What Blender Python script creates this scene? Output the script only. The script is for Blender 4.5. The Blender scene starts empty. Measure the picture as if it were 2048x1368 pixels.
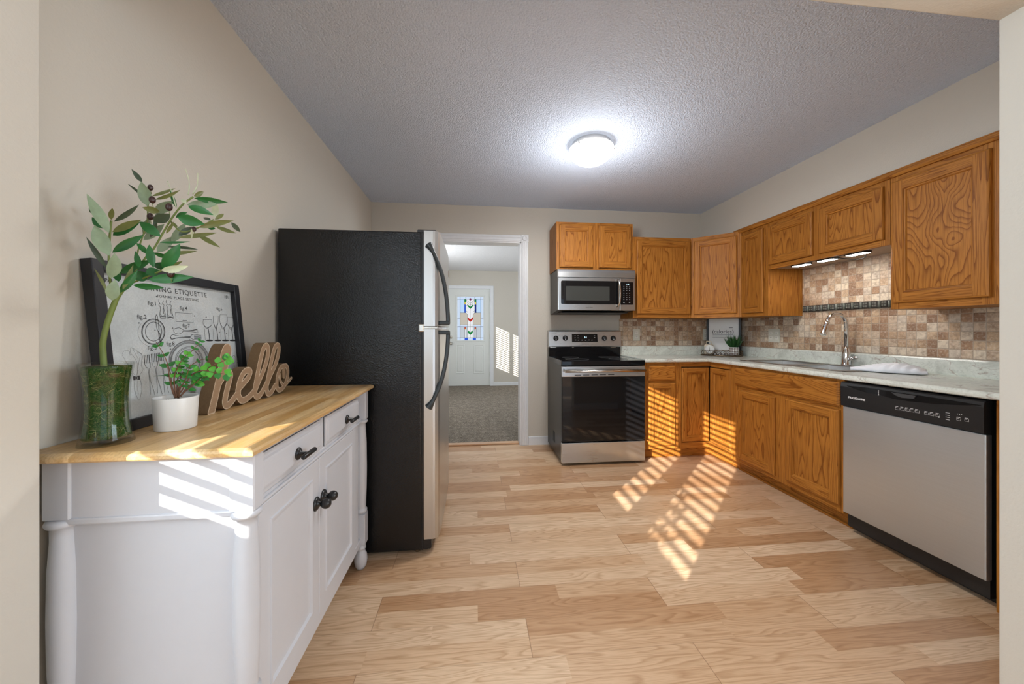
import bpy, bmesh, math, random
from mathutils import Vector, Matrix
R = math.radians
PI = math.pi
random.seed(7)
S = bpy.context.scene
C = S.collection

# ---------------------------------------------------------------- camera, world, sun, window and fill light, exposure
FPX, HC, HY, YAW = 720.0, 1.176, 661.0, math.atan(76 / 720.0)
cam = bpy.data.cameras.new('camera'); camo = bpy.data.objects.new('camera', cam); C.objects.link(camo)
cam.sensor_width = 36.0; cam.lens = FPX / 2048 * 36.0
cam.shift_y = -(684 - HY) / 2048
cam.clip_start = 0.02
camo.location = (0, 0, HC); camo.rotation_euler = (R(90), 0, -YAW)
S.camera = camo

W = bpy.data.worlds.new('world'); S.world = W; W.use_nodes = True
bg = W.node_tree.nodes['Background']
bg.inputs[0].default_value = (0.55, 0.72, 1.0, 1); bg.inputs[1].default_value = 1.0

def lamp(name, kind, energy, color, loc, rot=(0, 0, 0), size=None, size_y=None):
    l = bpy.data.lights.new(name, kind); l.energy = energy; l.color = color
    if kind == 'AREA':
        l.shape = 'RECTANGLE'; l.size = size; l.size_y = size_y
    o = bpy.data.objects.new(name, l); C.objects.link(o); o.location = loc; o.rotation_euler = rot
    return o

sd = Vector((0.700, 0.714, -0.308)).normalized()
sun = lamp('sun', 'SUN', 23.0, (1.0, 0.92, 0.83), (-6, -6, 5))
sun.rotation_euler = sd.to_track_quat('-Z', 'Y').to_euler(); sun.data.angle = R(0.25)
# daylight by the dining blinds and living room; other dining lamps are added fill
COOL = (0.77, 0.895, 1.0)
lamp('fill_dining_behind', 'AREA', 12, COOL, (1.5, -3.16, 1.10), (R(90), 0, 0), 2.6, 2.0)  # added fill from behind the camera, no patio door known there
lamp('daylight_dining_left', 'AREA', 42, COOL, (-1.54, -.30, 1.6), (R(90), 0, R(-90)), 1.6, 1.0)
lamp('fridge_highlight_left', 'AREA', 22, COOL, (-1.56, -2.2, 1.6), (R(90), 0, R(-90)), 1.3, 1.0)  # added for a highlight on the fridge side, with no real window
lamp('fill_dining_right', 'AREA', 62, COOL, (3.26, -0.22, 1.50), (R(90), 0, R(90)), 1.6, 1.1)  # added fill that brightens the left wall through the opening
lamp('fridge_highlight_back', 'AREA', 4, COOL, (-1.12, -3.16, 1.65), (R(90), 0, 0), 0.8, 0.9)  # added to put a soft highlight on the fridge side
lamp('daylight_living', 'AREA', 34, (.93, .97, 1.0), (-1.1, 5.6, 1.55), (R(90), 0, R(-90)), 1.0, 0.9)
lamp('daylight_living_right', 'AREA', 42, (.93, .97, 1.0), (3.06, 5.7, 1.45), (R(90), 0, R(90)), 1.6, 1.4)

vs = S.view_settings
vs.view_transform = 'Standard'; vs.look = 'None'; vs.exposure = 0.06; vs.gamma = 1.0; vs.use_curve_mapping = False
S.cycles.max_bounces = 10; S.cycles.diffuse_bounces = 5; S.cycles.glossy_bounces = 5; S.cycles.transmission_bounces = 10
S.cycles.transparent_max_bounces = 12; S.cycles.sample_clamp_indirect = 4.0
S.cycles.caustics_reflective = False; S.cycles.caustics_refractive = False
S.cycles.use_denoising = True

# ---------------------------------------------------------------- measuring: a photo point onto a real plane of the room
_c, _s = math.cos(YAW), math.sin(YAW)
def _ray(u, v):
    x = (u - 1024) / FPX
    return Vector((x * _c + _s, -x * _s + _c, -(v - HY) / FPX))
def onX(u, v, x): r = _ray(u, v); return r * (x / r.x) + Vector((0, 0, HC))
def onY(u, v, y): r = _ray(u, v); return r * (y / r.y) + Vector((0, 0, HC))
def onZ(u, v, z): r = _ray(u, v); return r * ((z - HC) / r.z) + Vector((0, 0, HC))
def onP(u, v, p, n):
    r = _ray(u, v); o = Vector((0, 0, HC)); n = Vector(n)
    return o + r * ((Vector(p) - o).dot(n) / r.dot(n))

# ---------------------------------------------------------------- material helpers
class NT:
    def __init__(s, name):
        s.m = bpy.data.materials.new(name); s.m.use_nodes = True
        s.t = s.m.node_tree; s.b = s.t.nodes['Principled BSDF']; s.out = s.t.nodes['Material Output']
    def n(s, typ, **k):
        nd = s.t.nodes.new(typ)
        for a, v in k.items(): setattr(nd, a, v)
        return nd
    def l(s, a, b): s.t.links.new(a, b)
    def put(s, sock, v):
        if hasattr(v, 'is_linked') or isinstance(v, bpy.types.NodeSocket): s.l(v, sock)
        else: sock.default_value = v
    def math(s, op, a, b=None, c=None, clamp=False):
        nd = s.n('ShaderNodeMath', operation=op, use_clamp=clamp); s.put(nd.inputs[0], a)
        if b is not None: s.put(nd.inputs[1], b)
        if c is not None: s.put(nd.inputs[2], c)
        return nd.outputs[0]
    def vmul(s, v, k):
        nd = s.n('ShaderNodeVectorMath', operation='MULTIPLY'); s.put(nd.inputs[0], v); s.put(nd.inputs[1], k); return nd.outputs[0]
    def vadd(s, v, k):
        nd = s.n('ShaderNodeVectorMath', operation='ADD'); s.put(nd.inputs[0], v); s.put(nd.inputs[1], k); return nd.outputs[0]
    def obj(s): return s.n('ShaderNodeTexCoord').outputs['Object']
    def pos(s): return s.n('ShaderNodeNewGeometry').outputs['Position']
    def sep(s, v): nd = s.n('ShaderNodeSeparateXYZ'); s.l(v, nd.inputs[0]); return nd.outputs
    def comb(s, x, y, z):
        nd = s.n('ShaderNodeCombineXYZ')
        for i, v in enumerate((x, y, z)): s.put(nd.inputs[i], v)
        return nd.outputs[0]
    def noise(s, v, scale=1.0, detail=2.0, rough=0.5, dist=0.0):
        nd = s.n('ShaderNodeTexNoise'); s.l(v, nd.inputs['Vector']); nd.inputs['Scale'].default_value = scale
        nd.inputs['Detail'].default_value = detail; nd.inputs['Roughness'].default_value = rough; nd.inputs['Distortion'].default_value = dist
        return nd.outputs['Fac']
    def voro(s, v, scale, feat='F1'):
        nd = s.n('ShaderNodeTexVoronoi', feature=feat); s.l(v, nd.inputs['Vector']); nd.inputs['Scale'].default_value = scale
        return nd.outputs['Distance']
    def white(s, v): nd = s.n('ShaderNodeTexWhiteNoise', noise_dimensions='3D'); s.l(v, nd.inputs['Vector']); return nd.outputs
    def ramp(s, f, stops, interp='LINEAR'):
        nd = s.n('ShaderNodeValToRGB'); s.l(f, nd.inputs[0]); cr = nd.color_ramp; cr.interpolation = interp
        while len(cr.elements) < len(stops): cr.elements.new(0.5)
        for e, (p, c) in zip(cr.elements, stops):
            e.position = p; e.color = (c[0], c[1], c[2], 1) if not isinstance(c, (int, float)) else (c, c, c, 1)
        return nd.outputs[0]
    def mix(s, f, a, b, mode='MIX'):
        nd = s.n('ShaderNodeMix', data_type='RGBA', blend_type=mode)
        s.put(nd.inputs[0], f)
        for sock, v in ((nd.inputs[6], a), (nd.inputs[7], b)):
            if isinstance(v, tuple): sock.default_value = (v[0], v[1], v[2], 1)
            else: s.l(v, sock)
        return nd.outputs[2]
    def bump(s, h, strength=0.2, dist=0.01):
        nd = s.n('ShaderNodeBump'); nd.inputs['Strength'].default_value = strength; nd.inputs['Distance'].default_value = dist
        s.l(h, nd.inputs['Height']); s.l(nd.outputs[0], s.b.inputs['Normal'])
    def set(s, color=None, rough=None, metal=None, spec=None, **k):
        if color is not None:
            if isinstance(color, tuple): s.b.inputs['Base Color'].default_value = (color[0], color[1], color[2], 1)
            else: s.l(color, s.b.inputs['Base Color'])
        if rough is not None: s.put(s.b.inputs['Roughness'], rough)
        if metal is not None: s.b.inputs['Metallic'].default_value = metal
        if spec is not None: s.b.inputs['Specular IOR Level'].default_value = spec
        for a, v in k.items(): s.put(s.b.inputs[a.replace('_', ' ')], v)
        return s
def srgb(r, g, b):
    f = lambda c: (c / 255 / 12.92) if c / 255 <= 0.04045 else ((c / 255 + 0.055) / 1.055) ** 2.4
    return (f(r), f(g), f(b))

def mat_plain(name, col, rough=0.5, metal=0.0, spec=0.5, var=0.04, scale=30):
    m = NT(name); p = m.obj()
    f = m.noise(p, scale, 3)
    c = m.mix(m.math('MULTIPLY', f, 1.0), tuple(x * (1 - var) for x in col), tuple(min(1, x * (1 + var)) for x in col))
    m.set(c, rough, metal, spec); return m.m
def mat_wall(name, col, bs=0.22):
    m = NT(name); p = m.pos()
    h = m.noise(p, 130, 3, 0.55); h2 = m.noise(p, 45, 2, 0.5)
    c = m.mix(m.noise(p, 1.3, 2), tuple(x * 0.97 for x in col), tuple(x * 1.03 for x in col))
    m.set(c, 0.62, spec=0.3)
    m.bump(m.math('ADD', h, m.math('MULTIPLY', h2, 0.7)), bs, 0.004); return m.m
def mat_ceiling(name, col):
    m = NT(name); p = m.pos()
    v = m.voro(p, 112); n = m.noise(p, 210, 3, 0.6)
    h = m.math('ADD', m.math('MULTIPLY', m.math('SUBTRACT', 0.7, v), 0.9), n)
    c = m.mix(m.noise(p, 200, 2), tuple(x * 0.92 for x in col), tuple(x * 1.06 for x in col))
    m.set(c, 0.75, spec=0.35); m.bump(h, 0.75, 0.010); return m.m

OAK = {}
def oak(axis='z', fig=False, tone=1.0):
    key = (axis, fig, tone)
    if key in OAK: return OAK[key]
    m = NT('oak_%s_%s' % (axis, 'figured' if fig else 'straight'))
    p = m.obj(); info = m.n('ShaderNodeObjectInfo').outputs['Random']
    p = m.vadd(p, m.comb(m.math('MULTIPLY', info, 17.0), m.math('MULTIPLY', info, 31.0), m.math('MULTIPLY', info, 23.0)))
    o = m.sep(p); x, y, z = o[0], o[1], o[2]
    if axis == 'x': p = m.comb(z, y, x)
    elif axis == 'y': p = m.comb(x, z, y)
    w = m.noise(m.vmul(p, (60, 60, 14)), 1, 2)
    if fig == 'bold':
        g = m.noise(m.vmul(p, (5.0, 5.0, 2.0)), 1, 1.6, 0.45, 0.3); k = 30.0
    elif fig:
        g = m.noise(m.vmul(p, (7.5, 7.5, 0.95)), 1, 1.3, 0.42, 0.15); k = 26.0
    else:
        g = m.noise(m.vmul(p, (20, 20, 0.75)), 1, 1.0, 0.4, 0.1); k = 15.0
    f = m.math('FRACT', m.math('ADD', m.math('MULTIPLY', g, k), m.math('MULTIPLY', w, 0.30)))
    ring = m.ramp(f, [(0.0, 0.0), (0.08, 0.25), (0.26, 0.72), (0.55, 0.95), (0.90, 1.0), (0.98, 0.6), (1.0, 0.0)])
    por = m.ramp(m.noise(m.vmul(p, (260, 260, 9)), 1, 2), [(0.36, 0.0), (0.52, 1.0)])
    big = m.noise(m.vmul(p, (3, 3, 0.8)), 1, 1)
    t = tone
    light = m.mix(big, (0.43 * t, 0.165 * t, 0.026 * t), (0.54 * t, 0.225 * t, 0.042 * t))
    dark = (0.215 * t, 0.066 * t, 0.008 * t)
    c = m.mix(ring, dark, light)
    c = m.mix(m.math('MULTIPLY', m.math('SUBTRACT', 1.0, por), 0.45), c, (0.18 * t, 0.056 * t, 0.007 * t))
    m.set(c, 0.45, spec=0.20)
    m.bump(m.math('ADD', por, m.math('MULTIPLY', ring, 0.5)), 0.10, 0.002)
    OAK[key] = m.m; return m.m

def mat_floor():
    m = NT('laminate_floor'); p = m.pos(); o = m.sep(p); x, y = o[0], o[1]
    yy = m.math('SUBTRACT', y, 0.018)
    row = m.math('FLOOR', m.math('DIVIDE', yy, 0.18))
    odd = m.math('FLOORED_MODULO', row, 2.0)
    xx = m.math('ADD', m.math('SUBTRACT', x, 0.82), m.math('MULTIPLY', odd, 0.61))
    pl = m.math('FLOOR', m.math('DIVIDE', xx, 1.22))
    xf = m.math('FRACT', m.math('DIVIDE', xx, 1.22)); yf = m.math('FRACT', m.math('DIVIDE', yy, 0.18))
    strip = m.math('FLOOR', m.math('DIVIDE', yy, 0.09)); sf = m.math('FRACT', m.math('DIVIDE', yy, 0.09))
    h1 = m.white(m.comb(strip, pl, 3.0))[0]
    cut = m.math('ADD', 0.28, m.math('MULTIPLY', h1, 0.44))
    seg = m.math('GREATER_THAN', xf, cut)
    idv = m.comb(strip, pl, seg)
    hc = m.white(idv)
    tone = m.ramp(hc[0], [(0.0, srgb(190, 149, 112)), (0.25, srgb(202, 163, 126)), (0.5, srgb(217, 184, 150)), (0.75, srgb(227, 199, 168)), (1.0, srgb(207, 170, 134))])
    off = m.vmul(hc[1], (9, 9, 9))
    gp = m.vadd(m.comb(m.math('MULTIPLY', x, 1.5), m.math('MULTIPLY', y, 17.0), 0.0), off)
    g = m.noise(gp, 1, 1.5, 0.45, 0.35)
    w = m.noise(m.vadd(m.comb(m.math('MULTIPLY', x, 14.0), m.math('MULTIPLY', y, 60.0), 0.0), off), 1, 2)
    f = m.math('FRACT', m.math('ADD', m.math('MULTIPLY', g, 13.0), m.math('MULTIPLY', w, 0.4)))
    ring = m.ramp(f, [(0.0, 0.0), (0.3, 0.7), (0.8, 1.0), (1.0, 0.0)])
    fine = m.noise(m.vadd(m.comb(m.math('MULTIPLY', x, 10.0), m.math('MULTIPLY', y, 330.0), 0.0), off), 1, 2)
    c = m.mix(m.math('MULTIPLY', m.math('SUBTRACT', 1.0, ring), 0.9), tone, (0.74, 0.66, 0.58), 'MULTIPLY')
    c = m.mix(m.math('MULTIPLY', m.ramp(fine, [(0.35, 1.0), (0.55, 0.0)]), 0.5), c, m.mix(1.0, c, (0.76, 0.69, 0.62), 'MULTIPLY'))
    ex = m.math('MINIMUM', xf, m.math('SUBTRACT', 1.0, xf)); ey = m.math('MINIMUM', yf, m.math('SUBTRACT', 1.0, yf))
    sx = m.math('LESS_THAN', ex, 0.0011); sy = m.math('LESS_THAN', ey, 0.006)
    seam = m.math('MAXIMUM', sx, m.math('MULTIPLY', sy, 0.6))
    c = m.mix(m.math('MULTIPLY', seam, 0.6), c, srgb(120, 84, 56))
    m.set(c, m.math('ADD', 0.27, m.math('MULTIPLY', fine, 0.14)), spec=0.42)
    m.bump(m.math('SUBTRACT', m.math('MULTIPLY', fine, 0.3), seam), 0.12, 0.002)
    return m.m

def mat_tile(name, axis):
    m = NT(name); p = m.pos(); o = m.sep(p); a = o[0] if axis == 'x' else o[1]; z = o[2]; P = 0.0515
    u = m.math('DIVIDE', m.math('SUBTRACT', a, 0.02), P); v = m.math('DIVIDE', m.math('SUBTRACT', z, 1.016), P)
    iu, iv = m.math('FLOOR', u), m.math('FLOOR', v); fu, fv = m.math('FRACT', u), m.math('FRACT', v)
    h = m.white(m.comb(iu, iv, 5.0))
    col = m.ramp(h[0], [(0.0, srgb(222, 206, 184)), (0.2, srgb(206, 184, 160)), (0.36, srgb(190, 160, 130)), (0.52, srgb(170, 136, 108)),
                        (0.66, srgb(200, 172, 142)), (0.78, srgb(150, 118, 94)), (0.88, srgb(212, 198, 180))], 'CONSTANT')
    n = m.noise(m.vadd(p, m.vmul(h[1], (5, 5, 5))), 38, 4, 0.65)
    col = m.mix(m.ramp(n, [(0.42, 0.0), (0.68, 0.6)]), col, srgb(122, 92, 72))
    n2 = m.noise(p, 90, 2); col = m.mix(m.ramp(n2, [(0.5, 0.0), (0.75, 0.35)]), col, srgb(235, 224, 208))
    eu = m.math('MINIMUM', fu, m.math('SUBTRACT', 1.0, fu)); ev = m.math('MINIMUM', fv, m.math('SUBTRACT', 1.0, fv))
    e = m.math('MINIMUM', eu, ev)
    g = m.ramp(e, [(0.022, 1.0), (0.040, 0.0)])
    edge = m.ramp(e, [(0.0, 0.0), (0.10, 1.0)])
    m.set(m.mix(g, col, srgb(176, 160, 142)), 0.38, spec=0.45)
    m.bump(m.math('ADD', edge, m.math('MULTIPLY', n, 0.2)), 0.5, 0.004)
    return m.m

def mat_counter():
    m = NT('laminate_marble'); p = m.pos()
    d = m.noise(p, 5, 5, 0.6, 0.8)
    base = m.ramp(d, [(0.3, srgb(190, 194, 186)), (0.5, srgb(222, 226, 218)), (0.7, srgb(206, 212, 203))])
    spk = m.noise(p, 70, 4, 0.7)
    base = m.mix(m.ramp(spk, [(0.52, 0.0), (0.75, 0.5)]), base, srgb(160, 166, 156))
    def vein(sc, th, off):
        n = m.noise(m.vadd(m.vmul(p, (1.0, 1.0, 1.4)), off), sc, 4, 0.6, 0.6)
        return m.ramp(m.math('ABSOLUTE', m.math('SUBTRACT', n, 0.5)), [(0.0, 1.0), (th, 0.0)])
    c = m.mix(m.math('MULTIPLY', vein(2.2, 0.006, (3, 1, 2)), 0.6), base, srgb(140, 110, 96))
    c = m.mix(m.math('MULTIPLY', vein(7, 0.02, (8, 4, 1)), 0.22), c, srgb(140, 146, 138))
    m.set(c, 0.22, spec=0.5); return m.m

def mat_butcher():
    m = NT('butcher_block'); p = m.obj(); o = m.sep(p); x, y, z = o[0], o[1], o[2]
    st = m.math('FLOOR', m.math('DIVIDE', m.math('ADD', x, m.math('MULTIPLY', m.noise(p, 3, 1), 0.0)), 0.045))
    h0 = m.white(m.comb(st, 2.0, 1.0))[0]
    seg = m.math('FLOOR', m.math('DIVIDE', m.math('ADD', y, m.math('MULTIPLY', h0, 0.6)), 0.42))
    h = m.white(m.comb(st, seg, 4.0))
    tone = m.ramp(h[0], [(0.0, srgb(218, 182, 126)), (0.35, srgb(232, 200, 148)), (0.65, srgb(210, 168, 108)), (1.0, srgb(236, 210, 164))])
    gp = m.vadd(m.vmul(p, (26, 2.4, 26)), m.vmul(h[1], (7, 7, 7)))
    g = m.noise(gp, 1, 3, 0.55, 0.5)
    c = m.mix(m.ramp(g, [(0.38, 0.0), (0.62, 0.75)]), tone, srgb(184, 140, 82))
    wear = m.noise(m.vmul(p, (9, 3.5, 9)), 1, 4, 0.6)
    c = m.mix(m.ramp(wear, [(0.5, 0.0), (0.68, 0.45)]), c, srgb(206, 192, 164))
    fine = m.noise(m.vmul(p, (240, 8, 240)), 1, 2)
    c = m.mix(m.math('MULTIPLY', m.ramp(fine, [(0.38, 1.0), (0.52, 0.0)]), 0.3), c, srgb(160, 122, 76))
    m.set(c, 0.34, spec=0.45); return m.m

def mat_steel(name, col=(0.58, 0.60, 0.61), rough=0.28, axis='x'):
    m = NT(name); p = m.obj()
    k = {'x': (3, 400, 400), 'y': (400, 3, 400), 'z': (400, 400, 3)}[axis]
    n = m.noise(m.vmul(p, k), 1, 3, 0.6)
    c = m.mix(n, tuple(x * 0.92 for x in col), tuple(x * 1.06 for x in col))
    sm = m.noise(p, 6, 3)
    m.set(c, m.math('ADD', rough - 0.06, m.math('MULTIPLY', m.math('ADD', n, sm), 0.07)), metal=1.0); m.bump(n, 0.03, 0.001); return m.m
def mat_emit(name, col, strength):
    m = NT(name); e = m.n('ShaderNodeEmission'); e.inputs[0].default_value = (*col, 1); e.inputs[1].default_value = strength
    m.l(e.outputs[0], m.out.inputs[0]); return m.m
def mat_leaf(name, top, under, rough=0.4):
    m = NT(name); p = m.obj(); back = m.n('ShaderNodeNewGeometry').outputs['Backfacing']
    n = m.noise(p, 60, 3)
    t = m.mix(n, tuple(x * 0.75 for x in top), tuple(min(1, x * 1.25) for x in top))
    m.set(m.mix(back, t, under), rough, spec=0.4); return m.m

M = {}
M['wall'] = mat_wall('paint_greige', srgb(204, 198, 187))
M['jamb'] = M['wall']
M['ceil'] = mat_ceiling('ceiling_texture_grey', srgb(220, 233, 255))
M['ceil_white'] = mat_ceiling('ceiling_texture_white', srgb(236, 236, 238))
M['trimw'] = mat_plain('trim_white', srgb(228, 230, 233), 0.35)
M['floor'] = mat_floor()
M['tile_x'] = mat_tile('tile_mosaic_x', 'x'); M['tile_y'] = mat_tile('tile_mosaic_y', 'y')
M['counter'] = mat_counter(); M['butcher'] = mat_butcher()
M['white'] = mat_plain('painted_white', srgb(200, 202, 208), 0.36, var=0.015)
M['black_metal'] = mat_plain('black_hardware', (0.012, 0.012, 0.013), 0.35)
M['steel_x'] = mat_steel('steel_brushed_x', axis='x'); M['steel_y'] = mat_steel('steel_brushed_y', (0.62, 0.67, 0.71), 0.44, 'y')
M['steel_z'] = mat_steel('steel_brushed_z', (0.64, 0.64, 0.63), 0.30, 'z')
M['steel_sink'] = mat_steel('steel_sink', (0.45, 0.43, 0.41), 0.30, 'y')
M['chrome'] = mat_plain('chrome', (0.82, 0.82, 0.82), 0.06, 1.0)
M['nickel'] = mat_plain('nickel', (0.6, 0.57, 0.52), 0.2, 1.0)
M['black_gloss'] = mat_plain('black_glass', (0.006, 0.006, 0.007), 0.04, 0, 0.38)
M['black_mid'] = mat_plain('black_plastic', (0.014, 0.014, 0.015), 0.32)
M['black_enamel'] = mat_plain('black_enamel', (0.014, 0.014, 0.015), 0.28, 0, 0.35)
M['grey_dark'] = mat_plain('grey_plastic', (0.05, 0.05, 0.052), 0.4)
M['handle'] = mat_plain('charcoal_handle', (0.030, 0.038, 0.042), 0.33)
M['white_print'] = mat_plain('white_print', (0.75, 0.75, 0.75), 0.5)
M['grey_print'] = mat_plain('grey_print', (0.10, 0.09, 0.085), 0.5)
M['plastic_white'] = mat_plain('plastic_white', srgb(232, 230, 222), 0.3)
M['plate_ivory'] = mat_plain('plate_ivory', srgb(214, 212, 200), 0.3)
M['lcd'] = mat_emit('display_digits', (0.65, 0.9, 1.0), 2.2)
M['lamp_glass'] = mat_emit('lamp_glass', (1.0, 0.97, 0.93), 2.3)
M['led'] = mat_emit('led_panel', (1.0, 0.95, 0.88), 48.0)
def mat_fridge_side():
    m = NT('textured_black_side'); p = m.obj()
    n = m.noise(p, 120, 3, 0.6, 0.3); v = m.voro(p, 150)
    m.set((0.006, 0.0065, 0.007), 0.24, spec=0.45); m.bump(m.math('ADD', n, m.math('MULTIPLY', v, 0.6)), 0.30, 0.004); return m.m
M['fridge_side'] = mat_fridge_side()
def mat_glass(name, tint=(0.97, 0.99, 0.97)):
    m = NT(name); m.set(tint, 0.0, spec=0.5); m.b.inputs['Transmission Weight'].default_value = 1.0; m.b.inputs['IOR'].default_value = 1.45
    # let light pass in a straight line for shadow rays through thin glass
    tr = m.n('ShaderNodeBsdfTransparent'); gl = m.n('ShaderNodeBsdfGlossy'); gl.inputs['Roughness'].default_value = 0.02
    fr = m.n('ShaderNodeLayerWeight'); fr.inputs[0].default_value = 0.28
    tr.inputs[0].default_value = (*tint, 1)
    mx = m.n('ShaderNodeMixShader'); m.l(m.ramp(fr.outputs['Fresnel'], [(0.0, 0.015), (0.5, 0.06), (1.0, 0.30)]), mx.inputs[0]); m.l(tr.outputs[0], mx.inputs[1]); m.l(gl.outputs[0], mx.inputs[2])
    m.l(mx.outputs[0], m.out.inputs[0]); return m.m
M['glass'] = mat_glass('clear_glass', (0.985, 0.995, 0.985)); M['pane'] = mat_glass('window_pane', (0.98, 0.99, 0.99))
def mat_moss():
    m = NT('moss'); p = m.obj()
    n = m.noise(m.vmul(p, (1, 1, 1.3)), 26, 3, 0.6, 0.4); f = m.noise(p, 260, 4, 0.7, 1.2)
    c = m.ramp(n, [(0.34, (0.010, 0.115, 0.016)), (0.50, (0.036, 0.140, 0.020)), (0.60, (0.10, 0.13, 0.03)), (0.74, (0.20, 0.14, 0.06))])
    c = m.mix(m.ramp(f, [(0.45, 0.0), (0.7, 0.8)]), c, (0.24, 0.32, 0.09))
    c = m.mix(m.ramp(f, [(0.30, 0.9), (0.45, 0.0)]), c, (0.010, 0.04, 0.010))
    m.set(c, 0.9, spec=0.1); m.bump(f, 1.0, 0.012); return m.m
M['moss'] = mat_moss()
M['strand'] = mat_plain('moss_strand', (0.36, 0.40, 0.12), 0.8, var=0.5)
M['stem_green'] = mat_plain('stem_green', srgb(112, 128, 62), 0.55, var=0.2)
M['stem_brown'] = mat_plain('stem_brown', srgb(122, 84, 62), 0.6, var=0.2)
M['leaf_green'] = mat_leaf('olive_leaf_green', srgb(34, 98, 40), srgb(120, 142, 104))
M['leaf_sage'] = mat_leaf('olive_leaf_sage', srgb(140, 158, 128), srgb(130, 150, 118))
M['leaf_olive'] = mat_leaf('olive_leaf_olive', srgb(112, 118, 66), srgb(120, 122, 74))
M['leaf_grey'] = mat_leaf('olive_leaf_grey', srgb(70, 86, 66), srgb(96, 108, 84))
M['leaf_pale'] = mat_leaf('olive_leaf_pale', srgb(196, 204, 172), srgb(176, 186, 150))
M['leaf_bright'] = mat_leaf('round_leaf_green', srgb(86, 172, 58), srgb(104, 178, 70))
M['leaf_deep'] = mat_leaf('round_leaf_deep', srgb(44, 122, 46), srgb(70, 136, 58))
M['blade'] = mat_leaf('grass_blade', srgb(32, 76, 30), srgb(44, 92, 40))
M['olive'] = mat_plain('olive_fruit', srgb(58, 34, 30), 0.3, var=0.4)
M['ceramic'] = mat_plain('ceramic_white', srgb(226, 226, 224), 0.32, var=0.01)
M['soil'] = mat_plain('soil', (0.05, 0.035, 0.025), 0.95, var=0.6, scale=200)
def mat_hello(name, a, b):
    m = NT(name); p = m.obj(); n = m.noise(m.vmul(p, (18, 160, 160)), 1, 3, 0.6)
    m.set(m.mix(n, a, b), 0.6, spec=0.3); return m.m
M['hello'] = mat_hello('sign_wood', srgb(142, 114, 88), srgb(172, 144, 116)); M['hello_edge'] = mat_plain('sign_edge_pale', srgb(200, 180, 154), 0.6)
M['hello_side'] = mat_hello('sign_side', srgb(112, 88, 62), srgb(134, 108, 78))
M['frame_black'] = mat_plain('frame_black', (0.012, 0.013, 0.017), 0.45)
def mat_paper():
    m = NT('print_paper'); p = m.obj(); n = m.noise(p, 9, 4, 0.6); f = m.noise(p, 240, 3)
    c = m.ramp(n, [(0.3, srgb(186, 192, 194)), (0.6, srgb(206, 212, 213)), (0.8, srgb(214, 216, 214))])
    m.set(m.mix(m.ramp(f, [(0.4, 0.2), (0.6, 0.0)]), c, srgb(160, 166, 168)), 0.30, spec=0.35); return m.m
M['paper'] = mat_paper(); M['ink'] = mat_plain('ink', (0.035, 0.035, 0.038), 0.6); M['ink_grey'] = mat_plain('ink_grey', (0.20, 0.205, 0.21), 0.6)
def mat_carpet():
    m = NT('carpet_pile'); p = m.pos(); n = m.noise(p, 90, 4, 0.75); k = m.noise(p, 14, 3, 0.6)
    c = m.ramp(n, [(0.30, srgb(78, 69, 60)), (0.5, srgb(152, 141, 128)), (0.70, srgb(212, 202, 188))])
    c = m.mix(m.ramp(k, [(0.4, 0.35), (0.6, 0.0)]), c, srgb(92, 85, 78))
    m.set(c, 0.95, spec=0.1); m.bump(n, 1.0, 0.02); return m.m
M['carpet'] = mat_carpet()
M['door_white'] = mat_plain('door_white', srgb(226, 229, 226), 0.4, var=0.01)
M['brass_dark'] = mat_plain('wire_bronze', (0.17, 0.12, 0.075), 0.35, 0.9)
M['bead_grey'] = mat_plain('bead_grey', srgb(120, 110, 104), 0.5, var=0.2)
M['cream'] = mat_plain('enamel_cream', srgb(214, 200, 178), 0.35)
M['towel'] = mat_plain('cotton_white', srgb(232, 234, 240), 0.9, var=0.02)
M['border_dark'] = mat_plain('resin_dark', srgb(60, 54, 50), 0.4, var=0.2); M['border_stone'] = mat_plain('resin_stone', srgb(108, 110, 102), 0.45, var=0.15)
M['threshold'] = mat_plain('threshold_metal', srgb(205, 165, 130), 0.3, 0.5)
M['blind'] = mat_plain('blind_slat', srgb(235, 232, 225), 0.5)
M['cab_under'] = mat_plain('cabinet_underside', srgb(178, 160, 140), 0.6)

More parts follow.
